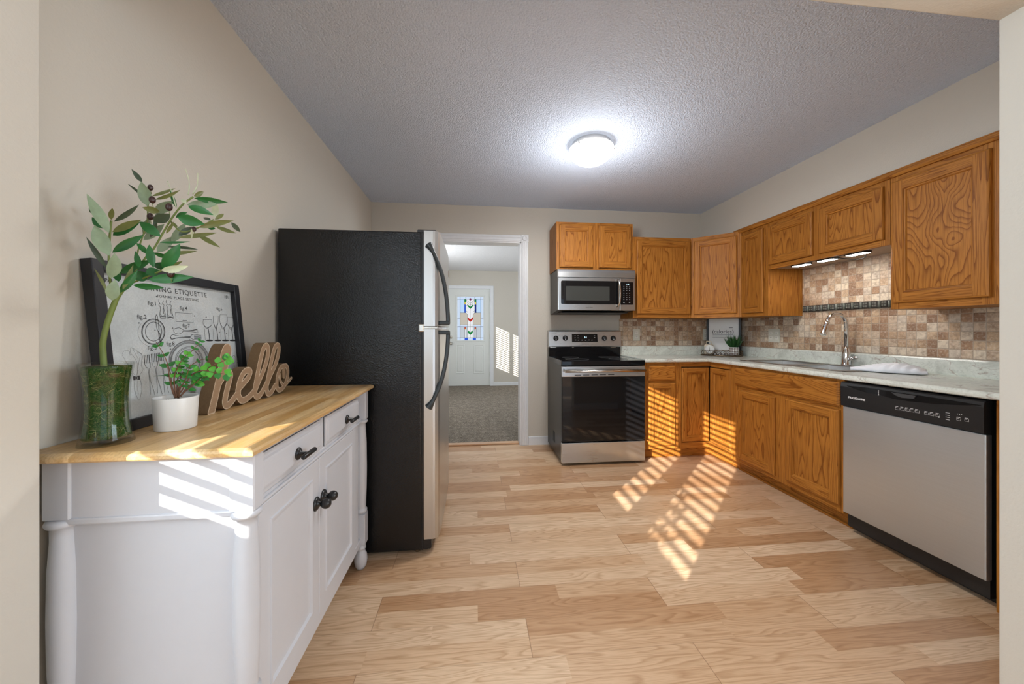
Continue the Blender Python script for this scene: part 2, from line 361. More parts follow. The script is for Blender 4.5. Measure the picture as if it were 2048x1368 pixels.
# ---------------------------------------------------------------- mesh helpers
class MB:
    """Collects shapes (world coordinates unless the thing is turned) into ONE mesh; .build links it."""
    def __init__(s): s.bm = bmesh.new(); s.mats = []
    def mi(s, m):
        if m not in s.mats: s.mats.append(m)
        return s.mats.index(m)
    def face(s, pts, mat=None, smooth=False):
        f = s.bm.faces.new([s.bm.verts.new(p) for p in pts])
        f.material_index = s.mi(mat) if mat else 0; f.smooth = smooth; return f
    def box(s, x0, x1, y0, y1, z0, z1, mat=None, bev=0.0, seg=1, F=None):
        x0, x1 = sorted((x0, x1)); y0, y1 = sorted((y0, y1)); z0, z1 = sorted((z0, z1))
        b = bmesh.new(); bmesh.ops.create_cube(b, size=1)
        for v in b.verts: v.co = Vector(((v.co.x + .5) * (x1 - x0) + x0, (v.co.y + .5) * (y1 - y0) + y0, (v.co.z + .5) * (z1 - z0) + z0))
        if bev > 0:
            bev = min(bev, (x1 - x0) * .45, (y1 - y0) * .45, (z1 - z0) * .45)
            bmesh.ops.bevel(b, geom=b.edges[:], offset=bev, segments=seg, affect='EDGES', profile=0.5)
        s.merge(b, mat, F, smooth=False); return s
    def merge(s, b, mat=None, F=None, smooth=None):
        idx = s.mi(mat) if mat else 0; mp = {}
        for v in b.verts: mp[v] = s.bm.verts.new(F(v.co) if F else v.co)
        for f in b.faces:
            try: nf = s.bm.faces.new([mp[v] for v in f.verts])
            except ValueError: continue
            nf.material_index = idx; nf.smooth = f.smooth if smooth is None else smooth
        b.free()
    def lathe(s, prof, c=(0, 0, 0), seg=32, mat=None, axis='z', sx=1.0, sy=1.0, smooth=True, cap0=True, cap1=True, F=None):
        """prof = [(radius, height)]"""
        c = Vector(c); rings = []; idx = s.mi(mat) if mat else 0
        for r, h in prof:
            ring = []
            for k in range(seg):
                a = 2 * PI * k / seg; u, v = r * sx * math.cos(a), r * sy * math.sin(a)
                p = {'z': (u, v, h), 'x': (h, u, v), 'y': (v, h, u)}[axis]
                p = c + Vector(p); ring.append(s.bm.verts.new(F(p) if F else p))
            rings.append(ring)
        for a, b in zip(rings, rings[1:]):
            for k in range(seg):
                f = s.bm.faces.new((a[k], a[(k + 1) % seg], b[(k + 1) % seg], b[k])); f.smooth = smooth; f.material_index = idx
        if cap0 and prof[0][0] > 1e-6: f = s.bm.faces.new(rings[0][::-1]); f.material_index = idx
        if cap1 and prof[-1][0] > 1e-6: f = s.bm.faces.new(rings[-1]); f.material_index = idx
        return s
    def tube(s, pts, r, seg=8, mat=None, closed=False, flat=1.0, up=None, smooth=True):
        """round bar along pts; r a number or a list; flat squashes it across"""
        pts = [Vector(p) for p in pts]; n = len(pts); idx = s.mi(mat) if mat else 0
        rs = r if isinstance(r, (list, tuple)) else [r] * n
        rings = []; prev = None
        for i, p in enumerate(pts):
            if closed: t = pts[(i + 1) % n] - pts[i - 1]
            else: t = pts[min(i + 1, n - 1)] - pts[max(i - 1, 0)]
            t.normalize()
            if prev is None:
                u = Vector(up) if up else (Vector((0, 0, 1)) if abs(t.z) < 0.9 else Vector((1, 0, 0)))
            else: u = prev
            u = (u - t * u.dot(t)); u.normalize(); prev = u; w = t.cross(u)
            rings.append([s.bm.verts.new(p + u * (rs[i] * math.cos(2 * PI * k / seg)) + w * (rs[i] * flat * math.sin(2 * PI * k / seg))) for k in range(seg)])
        rr = list(zip(rings, rings[1:])) + ([(rings[-1], rings[0])] if closed else [])
        for a, b in rr:
            for k in range(seg):
                f = s.bm.faces.new((a[k], a[(k + 1) % seg], b[(k + 1) % seg], b[k])); f.smooth = smooth; f.material_index = idx
        if not closed:
            for ring in (rings[0][::-1], rings[-1]):
                f = s.bm.faces.new(ring); f.material_index = idx
        return s
    def prism(s, poly, fn, d0, d1, mat=None, side=None):
        """polygon [(a,b)] swept from depth d0 to d1; fn(a,b,d) -> point"""
        n = len(poly); A = [s.bm.verts.new(fn(a, b, d0)) for a, b in poly]; B = [s.bm.verts.new(fn(a, b, d1)) for a, b in poly]
        i0 = s.mi(mat) if mat else 0; i1 = s.mi(side) if side else i0
        f = s.bm.faces.new(A[::-1]); f.material_index = i0
        f = s.bm.faces.new(B); f.material_index = i0
        for k in range(n):
            f = s.bm.faces.new((A[k], A[(k + 1) % n], B[(k + 1) % n], B[k])); f.material_index = i1
        return s
    def ball(s, c, r, mat=None, seg=16, sc=(1, 1, 1), rot=None):
        b = bmesh.new(); bmesh.ops.create_uvsphere(b, u_segments=seg, v_segments=max(6, seg // 2), radius=r)
        mt = (rot or Matrix.Identity(3))
        for v in b.verts: v.co = Vector(c) + mt @ Vector((v.co.x * sc[0], v.co.y * sc[1], v.co.z * sc[2]))
        s.merge(b, mat, smooth=True); return s
    def build(s, name, mat=None, parent=None, world=True, fix=True):
        if fix: bmesh.ops.recalc_face_normals(s.bm, faces=s.bm.faces[:])
        me = bpy.data.meshes.new(name); s.bm.to_mesh(me); s.bm.free()
        for m in (s.mats or [mat]): me.materials.append(m)
        o = bpy.data.objects.new(name, me); C.objects.link(o)
        if parent is not None:
            root = parent
            off = Vector((0, 0, 0))
            while root is not None: off += root.location; root = root.parent
            if world: me.transform(Matrix.Translation(-off))
            o.parent = parent
        return o

def thing(name, label, cat, loc=(0, 0, 0), rotz=0.0, group=None):
    o = bpy.data.objects.new(name, None); C.objects.link(o); o.empty_display_size = 0.05
    o.location = loc; o.rotation_euler = (0, 0, rotz); o['label'] = label; o['category'] = cat
    if group: o['group'] = group
    return o
def tag(o, label, cat, group=None, kind=None):
    o['label'] = label; o['category'] = cat
    if group: o['group'] = group
    if kind: o['kind'] = kind
    return o
def struct(name, mb, mat=None, parent=None, label=None, fix=True):
    o = mb.build(name, mat, parent, fix=fix)
    if parent is None: o['kind'] = 'structure'
    if label: o['label'] = label
    return o
def box(x0, x1, y0, y1, z0, z1, mat=None, bev=0.0, seg=1): return MB().box(x0, x1, y0, y1, z0, z1, mat, bev, seg)

def text_mesh(mb, txt, size, fn, mat, align='CENTER', thick=0.0, sx=1.0, spacing=1.0):
    """lettering: outlines of the words turned into flat polygons; fn(a, b) -> point"""
    cu = bpy.data.curves.new('lettering', 'FONT'); cu.body = txt; cu.size = size; cu.align_x = align; cu.align_y = 'CENTER'
    cu.resolution_u = 3; cu.offset = thick; cu.space_character = spacing
    o = bpy.data.objects.new('lettering', cu)
    C.objects.link(o); dg = bpy.context.evaluated_depsgraph_get(); me = o.evaluated_get(dg).to_mesh()
    idx = mb.mi(mat); vs_ = [mb.bm.verts.new(fn(v.co.x * sx, v.co.y)) for v in me.vertices]
    for p in me.polygons:
        try: f = mb.bm.faces.new([vs_[i] for i in p.vertices]); f.material_index = idx
        except ValueError: pass
    C.objects.unlink(o); bpy.data.objects.remove(o); bpy.data.curves.remove(cu)
    return mb
def ribbon(mb, pts, w, fn, mat, closed=False):
    """flat drawn line; pts in plane coordinates"""
    pts = [Vector(p) for p in pts]; n = len(pts); L = []; idx = mb.mi(mat)
    for i, p in enumerate(pts):
        t = (pts[(i + 1) % n] - pts[i - 1]) if closed else (pts[min(i + 1, n - 1)] - pts[max(i - 1, 0)])
        if t.length < 1e-9: t = Vector((1, 0))
        t.normalize(); nn = Vector((-t.y, t.x)) * (w / 2)
        a, b = p + nn, p - nn
        L.append((mb.bm.verts.new(fn(a.x, a.y)), mb.bm.verts.new(fn(b.x, b.y))))
    rng = range(n) if closed else range(n - 1)
    for i in rng:
        a, b = L[i], L[(i + 1) % n]
        f = mb.bm.faces.new((a[0], a[1], b[1], b[0])); f.material_index = idx
def spline(pts, k=6, closed=False):
    pts = [Vector(p) for p in pts]; n = len(pts); out = []
    rng = range(n) if closed else range(n - 1)
    for i in rng:
        if closed: p0, p1, p2, p3 = pts[i - 1], pts[i], pts[(i + 1) % n], pts[(i + 2) % n]
        else: p0, p1, p2, p3 = pts[max(i - 1, 0)], pts[i], pts[i + 1], pts[min(i + 2, n - 1)]
        for j in range(k):
            t = j / k
            out.append(0.5 * ((2 * p1) + (p2 - p0) * t + (2 * p0 - 5 * p1 + 4 * p2 - p3) * t * t + (3 * p1 - p0 - 3 * p2 + p3) * t ** 3))
    if not closed: out.append(pts[-1])
    return out
#STRUCT
# ---------------------------------------------------------------- the setting
XL, XR, XS, YB, ZC = -1.005, 2.765, 2.445, 3.667, 2.44      # left wall, right wall, soffit face, back wall, ceiling
JL, JR, YO0, YO1, ZH = -0.92, 1.478, 0.75, 0.87, 2.053      # the opening the camera looks through
b = MB(); b.box(-1.8, 3.4, -3.3, YB + 0.06, -0.1, 0, M['floor']); struct('floor', b)
b = MB(); b.box(-1.4, 3.2, YB + 0.06, 7.9, -0.1, 0.004, M['carpet']); struct('floor_carpet', b)
struct('ceiling', box(XL - .1, XR + .1, YO0 + .01, YB + .06, ZC, ZC + .12, M['ceil']))
struct('ceiling_living', box(-1.4, 3.2, YB + .06, 7.9, ZC, ZC + .12, M['ceil_white']))
struct('ceiling_dining', box(-1.8, 3.4, -3.3, YO0 + .01, ZC, ZC + .12, M['ceil_white']))
struct('wall_left', box(XL - .12, XL, YO1 - .02, YB + .1, 0, ZC, M['wall']))
b = MB(); DX0, DX1, DZ = -0.33, 0.478, 2.085
b.box(-1.4, DX0, YB, YB + .12, 0, ZC, M['wall']); b.box(DX1, XR + .1, YB, YB + .12, 0, ZC, M['wall']); b.box(DX0, DX1, YB, YB + .12, DZ, ZC, M['wall'])
struct('wall_back', b)
struct('wall_right', box(XR, XR + .12, YO1 - .02, YB + .1, 0, ZC, M['wall']))
struct('wall_soffit', box(XS, XR + .02, YO1 - .01, YB + .02, 2.09, ZC, M['wall']))
b = MB(); b.box(-1.75, JL, YO0, YO1, 0, ZC, M['jamb'], 0.004, 2); b.box(JR, 3.3, YO0, YO1, 0, ZC, M['jamb'], 0.004, 2); b.box(JL - .01, JR + .01, YO0, YO1, ZH, ZC, M['jamb'], 0.004, 2)
struct('wall_front', b)
# dining room behind the camera
WY0, WY1, WZ0, WZ1 = -1.17, 0.58, 1.125, 2.12
b = MB(); x0, x1 = -1.72, -1.6
b.box(x0, x1, -3.2, WY0, 0, ZC, M['wall']); b.box(x0, x1, WY1, YO0 + .02, 0, ZC, M['wall']); b.box(x0, x1, WY0, WY1, 0, WZ0, M['wall']); b.box(x0, x1, WY0, WY1, WZ1, ZC, M['wall'])
struct('wall_dining_left', b)
b = MB(); x0, x1 = 3.2, 3.32
b.box(x0, x1, -3.2, -1.06, 0, ZC, M['wall']); b.box(x0, x1, .62, YO0 + .02, 0, ZC, M['wall']); b.box(x0, x1, -1.06, .62, 0, .94, M['wall']); b.box(x0, x1, -1.06, .62, 2.06, ZC, M['wall'])
struct('wall_dining_right', b)
b = MB()
for ya, yb in ((-1.06, -1.0), (-.25, -.19), (.56, .62)): b.box(3.19, 3.25, ya, yb, .94, 2.06, M['trimw'])
b.box(3.19, 3.25, -1.06, .62, .94, 1.0, M['trimw']); b.box(3.19, 3.25, -1.06, .62, 2.0, 2.06, M['trimw']); w = struct('added_window_right', b)  # unseen window added to go with the fill lamp on this side
struct('pane', box(3.215, 3.22, -1.01, .57, .99, 2.01, M['pane']), parent=w)
b = MB(); PX0, PX1, PZ = 0.15, 2.85, 2.12
b.box(-1.72, -1.54, -3.12, -3.0, 0, ZC, M['wall']); b.box(-.70, PX0, -3.12, -3.0, 0, ZC, M['wall']); b.box(-1.54, -.70, -3.12, -3.0, 0, 1.18, M['wall']); b.box(-1.54, -.70, -3.12, -3.0, 2.12, ZC, M['wall']); b.box(PX1, 3.32, -3.12, -3.0, 0, ZC, M['wall']); b.box(PX0, PX1, -3.12, -3.0, PZ, ZC, M['wall'])
struct('wall_dining_back', b)
b = MB()
for xa, xb in ((PX0, PX0 + .07), (1.465, 1.535), (PX1 - .07, PX1)): b.box(xa, xb, -3.1, -3.03, 0, PZ, M['trimw'])
b.box(PX0, PX1, -3.1, -3.03, PZ - .08, PZ, M['trimw']); b.box(PX0, PX1, -3.1, -3.03, 0, .06, M['trimw'])
w = struct('added_patio_frame', b)  # unseen patio door added as a frame for the fill lamp
struct('pane', box(PX0 + .06, PX1 - .06, -3.07, -3.065, .05, PZ - .07, M['pane']), parent=w)
b = MB()
for xa, xb in ((-1.54, -1.50), (-.74, -.70)): b.box(xa, xb, -3.11, -2.99, 1.18, 2.12, M['trimw'])
b.box(-1.54, -.70, -3.11, -2.99, 1.18, 1.22, M['trimw']); b.box(-1.54, -.70, -3.11, -2.99, 2.08, 2.12, M['trimw']); b.box(-1.54, -.70, -3.08, -3.05, 1.63, 1.66, M['trimw']); w = struct('added_window_back', b)  # unseen window added for the lamp that highlights the fridge
struct('pane', box(-1.51, -.73, -3.07, -3.065, 1.2, 2.1, M['pane']), parent=w)
def side_window(name, xw, ys, z0, z1, pitch):
    b = MB(); d = 0.09; y0, y1 = ys[0][0], ys[-1][1]
    b.box(xw - .1, xw + .015, y0 - .06, y0, z0 - .05, z1 + .05, M['trimw']); b.box(xw - .1, xw + .015, y1, y1 + .06, z0 - .05, z1 + .05, M['trimw'])
    b.box(xw - .1, xw + .015, y0, y1, z0 - .05, z0, M['trimw']); b.box(xw - .1, xw + .015, y0, y1, z1, z1 + .05, M['trimw'])
    for (a, bb), (c2, d2) in zip(ys, ys[1:]): b.box(xw - .1, xw - .06, bb, c2, z0, z1, M['trimw'])
    w = struct(name, b)
    struct('pane', box(xw - .095, xw - .09, y0, y1, z0, z1, M['pane']), parent=w)
    b = MB(); z = z0 + .02
    while z < z1 - .01:
        b.box(xw - .04 - pitch * .5, xw - .04 + pitch * .5, y0 + .004, y1 - .004, z, z + .0025, M['blind']); z += pitch
    b.box(xw - .07, xw - .01, y0 + .004, y1 - .004, z1 - .03, z1 - .002, M['blind'])
    struct('blind', b, parent=w)
side_window('window_1', -1.6, [(-1.17, -.72), (-.50, .58)], WZ0, WZ1, .0505)
b = MB()
for ya, yb in ((-2.93, -2.87), (-1.53, -1.47)): b.box(-1.605, -1.565, ya, yb, 1.02, 2.18, M['trimw'])
b.box(-1.605, -1.565, -2.87, -1.53, 1.02, 1.08, M['trimw']); b.box(-1.605, -1.565, -2.87, -1.53, 2.12, 2.18, M['trimw']); w = struct('added_window_left', b)  # dummy window on solid wall, added around the second fridge highlight lamp
struct('shade', box(-1.60, -1.59, -2.88, -1.52, 1.07, 2.13, M['blind']), parent=w)
# unseen shrub added outside the dining window to break up the low sun
rs = random.Random(5); b = MB(); lfm = mat_leaf('shrub_leaf', srgb(60, 96, 44), srgb(80, 110, 60))
for k in range(900):
    cc = rs.uniform(.70, 1.16); ztop = 1.16 + (cc - .62) * 1.30; z = rs.uniform(.55, ztop); x = -1.95 + rs.uniform(-.12, .12); y = cc + 1.02 * x
    d = Vector((rs.uniform(-1, 1), rs.uniform(-1, 1), rs.uniform(-.3, 1))).normalized() * rs.uniform(.03, .055); e = d.orthogonal().normalized() * rs.uniform(.010, .018); p = Vector((x, y, z))
    b.face([p, p + d * .5 + e, p + d, p + d * .5 - e], lfm)
sh = thing('sun_break_shrub', 'leafy shrub added unseen outside the dining room window to break the sun', 'shrub', (-1.95, -1.05, -.1)); b.build('foliage', parent=sh, fix=False)
b = MB(); b.tube([(-1.95, -1.05, -.1), (-1.95, -1.05, .6), (-1.96, -.98, 1.3)], [.02, .016, .006], 8, M['stem_brown']); b.build('stem', parent=sh)
# living room beyond the doorway
YF = 7.66; LX = -1.2
b = MB(); FX0, FX1, FZ = -0.575, 0.345, 2.06
b.box(-1.35, FX0, YF, YF + .12, 0, ZC, M['wall']); b.box(FX1, 3.1, YF, YF + .12, 0, ZC, M['wall']); b.box(FX0, FX1, YF, YF + .12, FZ, ZC, M['wall'])
struct('wall_living_back', b)
LZ0, LZ1, LY0, LY1 = 1.11, 2.05, 4.98, 5.97
b = MB(); x0, x1 = LX - .12, LX
b.box(x0, x1, YB + .05, LY0, 0, ZC, M['wall']); b.box(x0, x1, LY1, YF + .12, 0, ZC, M['wall']); b.box(x0, x1, LY0, LY1, 0, LZ0, M['wall']); b.box(x0, x1, LY0, LY1, LZ1, ZC, M['wall'])
struct('wall_living_left', b)
b = MB(); x0, x1 = 3.0, 3.12
b.box(x0, x1, YB + .05, 4.9, 0, ZC, M['wall']); b.box(x0, x1, 6.5, YF + .12, 0, ZC, M['wall']); b.box(x0, x1, 4.9, 6.5, 0, .75, M['wall']); b.box(x0, x1, 4.9, 6.5, 2.15, ZC, M['wall'])
struct('wall_living_right', b)
b = MB()
for ya, yb in ((4.9, 4.95), (5.67, 5.73), (6.45, 6.5)): b.box(2.99, 3.05, ya, yb, .75, 2.15, M['trimw'])
b.box(2.99, 3.05, 4.9, 6.5, .75, .80, M['trimw']); b.box(2.99, 3.05, 4.9, 6.5, 2.10, 2.15, M['trimw']); w = struct('window_6', b)
struct('pane', box(3.015, 3.02, 4.94, 6.46, .79, 2.11, M['pane']), parent=w)
side_window('window_2', LX, [(4.98, 5.518), (5.569, 5.97)], LZ0, LZ1, .042)
# casing of the doorway: fluted boards and corner blocks
b = MB()
def casing_v(x0, x1, z1):
    b.box(x0, x1, YB - .018, YB + .001, 0, z1, M['trimw'], .003)
    for k in (0.25, 0.5, 0.75): b.box(x0 + (x1 - x0) * k - .006, x0 + (x1 - x0) * k + .006, YB - .022, YB - .016, 0.0, z1, M['trimw'], .0025)
casing_v(DX1 + .005, DX1 + .075, DZ); casing_v(DX0 - .075, DX0 - .005, DZ)
b.box(DX0 - .005, DX1 + .005, YB - .018, YB + .001, DZ - .005, DZ + .065, M['trimw'], .003)
for k in (.3, .7): b.box(DX0, DX1, YB - .022, YB - .016, DZ - .005 + .07 * k - .006, DZ - .005 + .07 * k + .006, M['trimw'], .0025)
for xc in (DX0 - .04, DX1 + .04):
    b.box(xc - .038, xc + .038, YB - .024, YB + .001, DZ - .006, DZ + .07, M['trimw'], .003)
    b.lathe([(.028, 0), (.028, .004), (.018, .006), (.014, .002), (.0, .004)], (xc, YB - .024, DZ + .032), 20, M['trimw'], axis='y', F=lambda p: Vector((p.x, 2 * (YB - .024) - p.y, p.z)))
b.box(DX1 - .012, DX1 + .012, YB - .01, YB + .13, 0, DZ, M['trimw']); b.box(DX0 - .012, DX0 + .012, YB - .01, YB + .13, 0, DZ, M['trimw']); b.box(DX0, DX1, YB - .01, YB + .13, DZ - .016, DZ + .01, M['trimw'])
struct('trim_1', b)
struct('trim_2', box(DX0 + .012, DX1 - .012, YB + .03, YB + .10, 0, .016, M['threshold'], .006, 2))
def baseboard(name, x0, x1, y0, y1, h=.085):
    b = MB(); b.box(x0, x1, y0, y1, 0, h - .012, M['trimw']); dx = 0.004 if x1 - x0 < .03 else 0; dy = 0.004 if y1 - y0 < .03 else 0
    b.box(x0 + dx, x1 - dx, y0 + dy, y1 - dy, h - .013, h, M['trimw'], .003); struct(name, b)
baseboard('baseboard_back', DX1 + .077, 1.535, YB - .014, YB + .004)
baseboard('baseboard_left', XL - .004, XL + .012, YO1, YB)
baseboard('baseboard_opening', JR - .012, 2.15, YO1 - .004, YO1 + .012)
baseboard('baseboard_living', FX1 + .075, 3.0, YF - .016, YF + .004, .075)
baseboard('baseboard_dining_left', -1.604, -1.588, -3.0, YO0, .1)
baseboard('baseboard_dining_back', -1.6, PX0 - .05, -3.004, -2.988, .1)
# front door with stained glass
b = MB(); b.box(FX0 - .07, FX0 + .004, YF - .02, YF + .05, 0, FZ + .065, M['trimw'], .004); b.box(FX1 - .004, FX1 + .07, YF - .02, YF + .05, 0, FZ + .065, M['trimw'], .004)
b.box(FX0, FX1, YF - .02, YF + .05, FZ - .004, FZ + .065, M['trimw'], .004); struct('trim_3', b)
D0, D1 = FX0 + .006, FX1 - .006; gy = YF + .012
g0, g1, gz0, gz1 = -0.354, 0.204, 0.965, 1.895          # glass opening
b = MB(); st = M['door_white']
b.box(D0, g0, gy, gy + .044, .01, FZ - .006, st); b.box(g1, D1, gy, gy + .044, .01, FZ - .006, st); b.box(g0, g1, gy, gy + .044, gz1, FZ - .006, st); b.box(g0, g1, gy, gy + .044, .01, gz0, st)
for xa, xb, za, zb in ((g0 - .025, g0 + .006, gz0 - .025, gz1 + .025), (g1 - .006, g1 + .025, gz0 - .025, gz1 + .025), (g0, g1, gz1 - .006, gz1 + .025), (g0, g1, gz0 - .025, gz0 + .006)):
    b.box(xa, xb, gy - .012, gy + .01, za, zb, st, .005)
for xa, xb in ((-.376, -.195), (-.010, .212)):
    for xx0, xx1, zz0, zz1 in ((xa, xb, .865, .885), (xa, xb, .265, .285), (xa, xa + .02, .2855, .8645), (xb - .02, xb, .2855, .8645)): b.box(xx0, xx1, gy - .008, gy + .01, zz0, zz1, st, .005)
    b.box(xa + .035, xb - .035, gy - .007, gy + .01, .305, .845, st, .006)
door = struct('door_1', b)
# stained glass: coloured panes and lead lines, photo crop (890,560) scale 5.945
def gpt(x, y): p = onY(890 + x / 5.945, 560 + y / 5.945, gy + .015); return (p.x, p.z)
def backlit_glass(n, c, e=1.0): return mat_emit('stained_' + n, c, e)  # panes glow on their own in place of daylight behind them
GM = dict(clear=backlit_glass('clear', (0.60, 0.66, 0.72), .85), sky=backlit_glass('sky', (0.50, 0.70, 0.95), .95), pale=backlit_glass('pale', (0.62, 0.74, 0.92), .95), tan=backlit_glass('tan', (0.62, 0.58, 0.50), .85),
          green=backlit_glass('green', (0.01, 0.22, 0.05), 1), red=backlit_glass('red', (0.50, 0.02, 0.015), 1), blue=backlit_glass('blue', (0.03, 0.10, 0.62), 1), navy=backlit_glass('navy', (0.01, 0.02, 0.20), 1), yellow=backlit_glass('yellow', (0.75, 0.58, 0.08), 1), purple=backlit_glass('purple', (0.20, 0.02, 0.12), 1), white=backlit_glass('white', (0.85, 0.87, 0.9), .95))
b = MB()
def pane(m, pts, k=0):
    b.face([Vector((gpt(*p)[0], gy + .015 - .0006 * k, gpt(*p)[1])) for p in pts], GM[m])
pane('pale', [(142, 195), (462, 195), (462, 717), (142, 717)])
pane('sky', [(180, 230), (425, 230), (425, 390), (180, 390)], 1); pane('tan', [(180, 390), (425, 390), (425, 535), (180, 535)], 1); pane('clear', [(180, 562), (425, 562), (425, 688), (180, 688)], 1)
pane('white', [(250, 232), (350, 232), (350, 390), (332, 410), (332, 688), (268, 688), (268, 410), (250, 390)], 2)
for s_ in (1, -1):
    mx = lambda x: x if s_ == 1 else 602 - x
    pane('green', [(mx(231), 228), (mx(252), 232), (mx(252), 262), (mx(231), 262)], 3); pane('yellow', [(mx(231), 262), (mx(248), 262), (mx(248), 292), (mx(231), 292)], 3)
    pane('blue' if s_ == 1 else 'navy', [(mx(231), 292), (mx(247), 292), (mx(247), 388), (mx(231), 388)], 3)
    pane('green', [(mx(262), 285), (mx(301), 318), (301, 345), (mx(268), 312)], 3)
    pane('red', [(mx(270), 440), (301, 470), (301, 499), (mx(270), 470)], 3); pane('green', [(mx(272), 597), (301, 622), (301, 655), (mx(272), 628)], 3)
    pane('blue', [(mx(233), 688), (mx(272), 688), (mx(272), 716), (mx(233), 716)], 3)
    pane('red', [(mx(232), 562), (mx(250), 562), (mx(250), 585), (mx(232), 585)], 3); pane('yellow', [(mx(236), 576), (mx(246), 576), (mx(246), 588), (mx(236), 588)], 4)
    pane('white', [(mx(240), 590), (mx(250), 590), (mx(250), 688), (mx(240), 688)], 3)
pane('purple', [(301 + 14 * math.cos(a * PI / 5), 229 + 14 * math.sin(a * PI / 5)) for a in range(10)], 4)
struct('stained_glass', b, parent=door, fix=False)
b = MB(); lf = lambda x, z: Vector((x, gy + .0105, z)); lead = mat_plain('lead_came', (0.05, 0.055, 0.06), .4)
def came(pts, w=.006): ribbon(b, [gpt(*p) for p in pts], w, lf, lead)
for x in (180, 425): came([(x, 195), (x, 717)], .007)
for y, a, c in ((229, 142, 462), (390, 180, 250), (390, 350, 425), (535, 180, 425), (556, 142, 462), (688, 142, 462)): came([(a, y), (c, y)], .012 if y == 556 else .005)
for y in (455,): came([(142, y), (180, y)]); came([(425, y), (462, y)])
for x in (247, 355): came([(x, 195), (x, 232)]); came([(x, 228), (x, 390)])
came([(231, 228), (231, 390)]); came([(371, 228), (371, 390)]); came([(301, 243), (301, 688)], .004)
for s_ in (1, -1):
    mx = lambda x: x if s_ == 1 else 602 - x
    came([(mx(250), 235), (301, 278)]); came([(mx(250), 255), (301, 300)]); came([(mx(250), 300), (mx(272), 312)]); came([(mx(250), 365), (mx(270), 385)]); came([(mx(247), 388), (mx(268), 410), (mx(268), 688)]); came([(mx(232), 562), (mx(232), 688)]); came([(mx(250), 562), (mx(250), 688)])
struct('lead_lines', b, parent=door, fix=False)
for z, r in ((1.035, .030), (.905, .032)):
    p = onY(890 + 72 / 5.945, 560 + 700 / 5.945, gy); b = MB()
    b.lathe([(.033, 0), (.033, .006), (.02, .012)], (p.x, gy, z), 20, M['nickel'], axis='y', F=lambda q: Vector((q.x, 2 * gy - q.y, q.z)))
    if z < 1: b.lathe([(.012, .01), (.012, .03), (r * .9, .042), (r, .055), (r * .7, .068), (0, .07)], (p.x, gy, z), 20, M['nickel'], axis='y', F=lambda q: Vector((q.x, 2 * gy - q.y, q.z)))
    else: b.lathe([(.02, .01), (.018, .022), (0, .024)], (p.x, gy, z), 20, M['nickel'], axis='y', F=lambda q: Vector((q.x, 2 * gy - q.y, q.z)))
    struct('door_knob' if z < 1 else 'deadbolt', b, parent=door)
b = MB()
for z in (.25, 1.05, 1.85): b.lathe([(.007, -.05), (.007, .05)], (D1 + .003, gy - .006, z), 10, M['nickel'])
struct('hinge', b, parent=door)

# ---------------------------------------------------------------- kitchen wall tile, counters, cabinets
ZT = 0.918                                      # counter surface
b = MB(); b.box(1.525, XR, YB - .008, YB - .0005, ZT + .095, 1.299, M['tile_x']); tag(b.build('tile_backsplash'), 'brown mosaic tile backsplash on the back wall beside the range', 'backsplash', 'mosaic tile backsplashes')
bs = thing('tile_backsplash', 'long brown mosaic tile backsplash behind the sink and faucet', 'backsplash', (XR, 2.2, ZT), group='mosaic tile backsplashes')
b = MB(); b.box(XR - .008, XR - .0005, YO1 + .001, YB - .009, ZT + .0955, 1.69, M['tile_y']); b.build('tile_panel', parent=bs)
b = MB(); bz0, bz1, by0, by1 = 1.330, 1.381, 1.876, 2.756
n = 15; st = (by1 - by0) / n
b.box(XR - .014, XR - .007, by0, by1, bz0, bz1, M['border_dark'])
for k in range(n):
    y = by0 + st * (k + .5)
    b.box(XR - .026, XR - .012, y - .012, y + .021, bz0 + .004, bz1 - .004, M['border_dark'], .004)
    for dz in (-.009, .009):
        for dy in (-.004, .012): b.box(XR - .029, XR - .025, y + dy - .006, y + dy + .006, 1.3555 + dz - .006, 1.3555 + dz + .006, M['border_stone'], .002)
    b.tube([(XR - .018, y - .022, bz0 + .003), (XR - .018, y - .022, bz1 - .003)], .008, 8, M['border_stone'])
tag2 = b.build('border_strip', parent=bs); tag2['label'] = 'dark carved border strip'

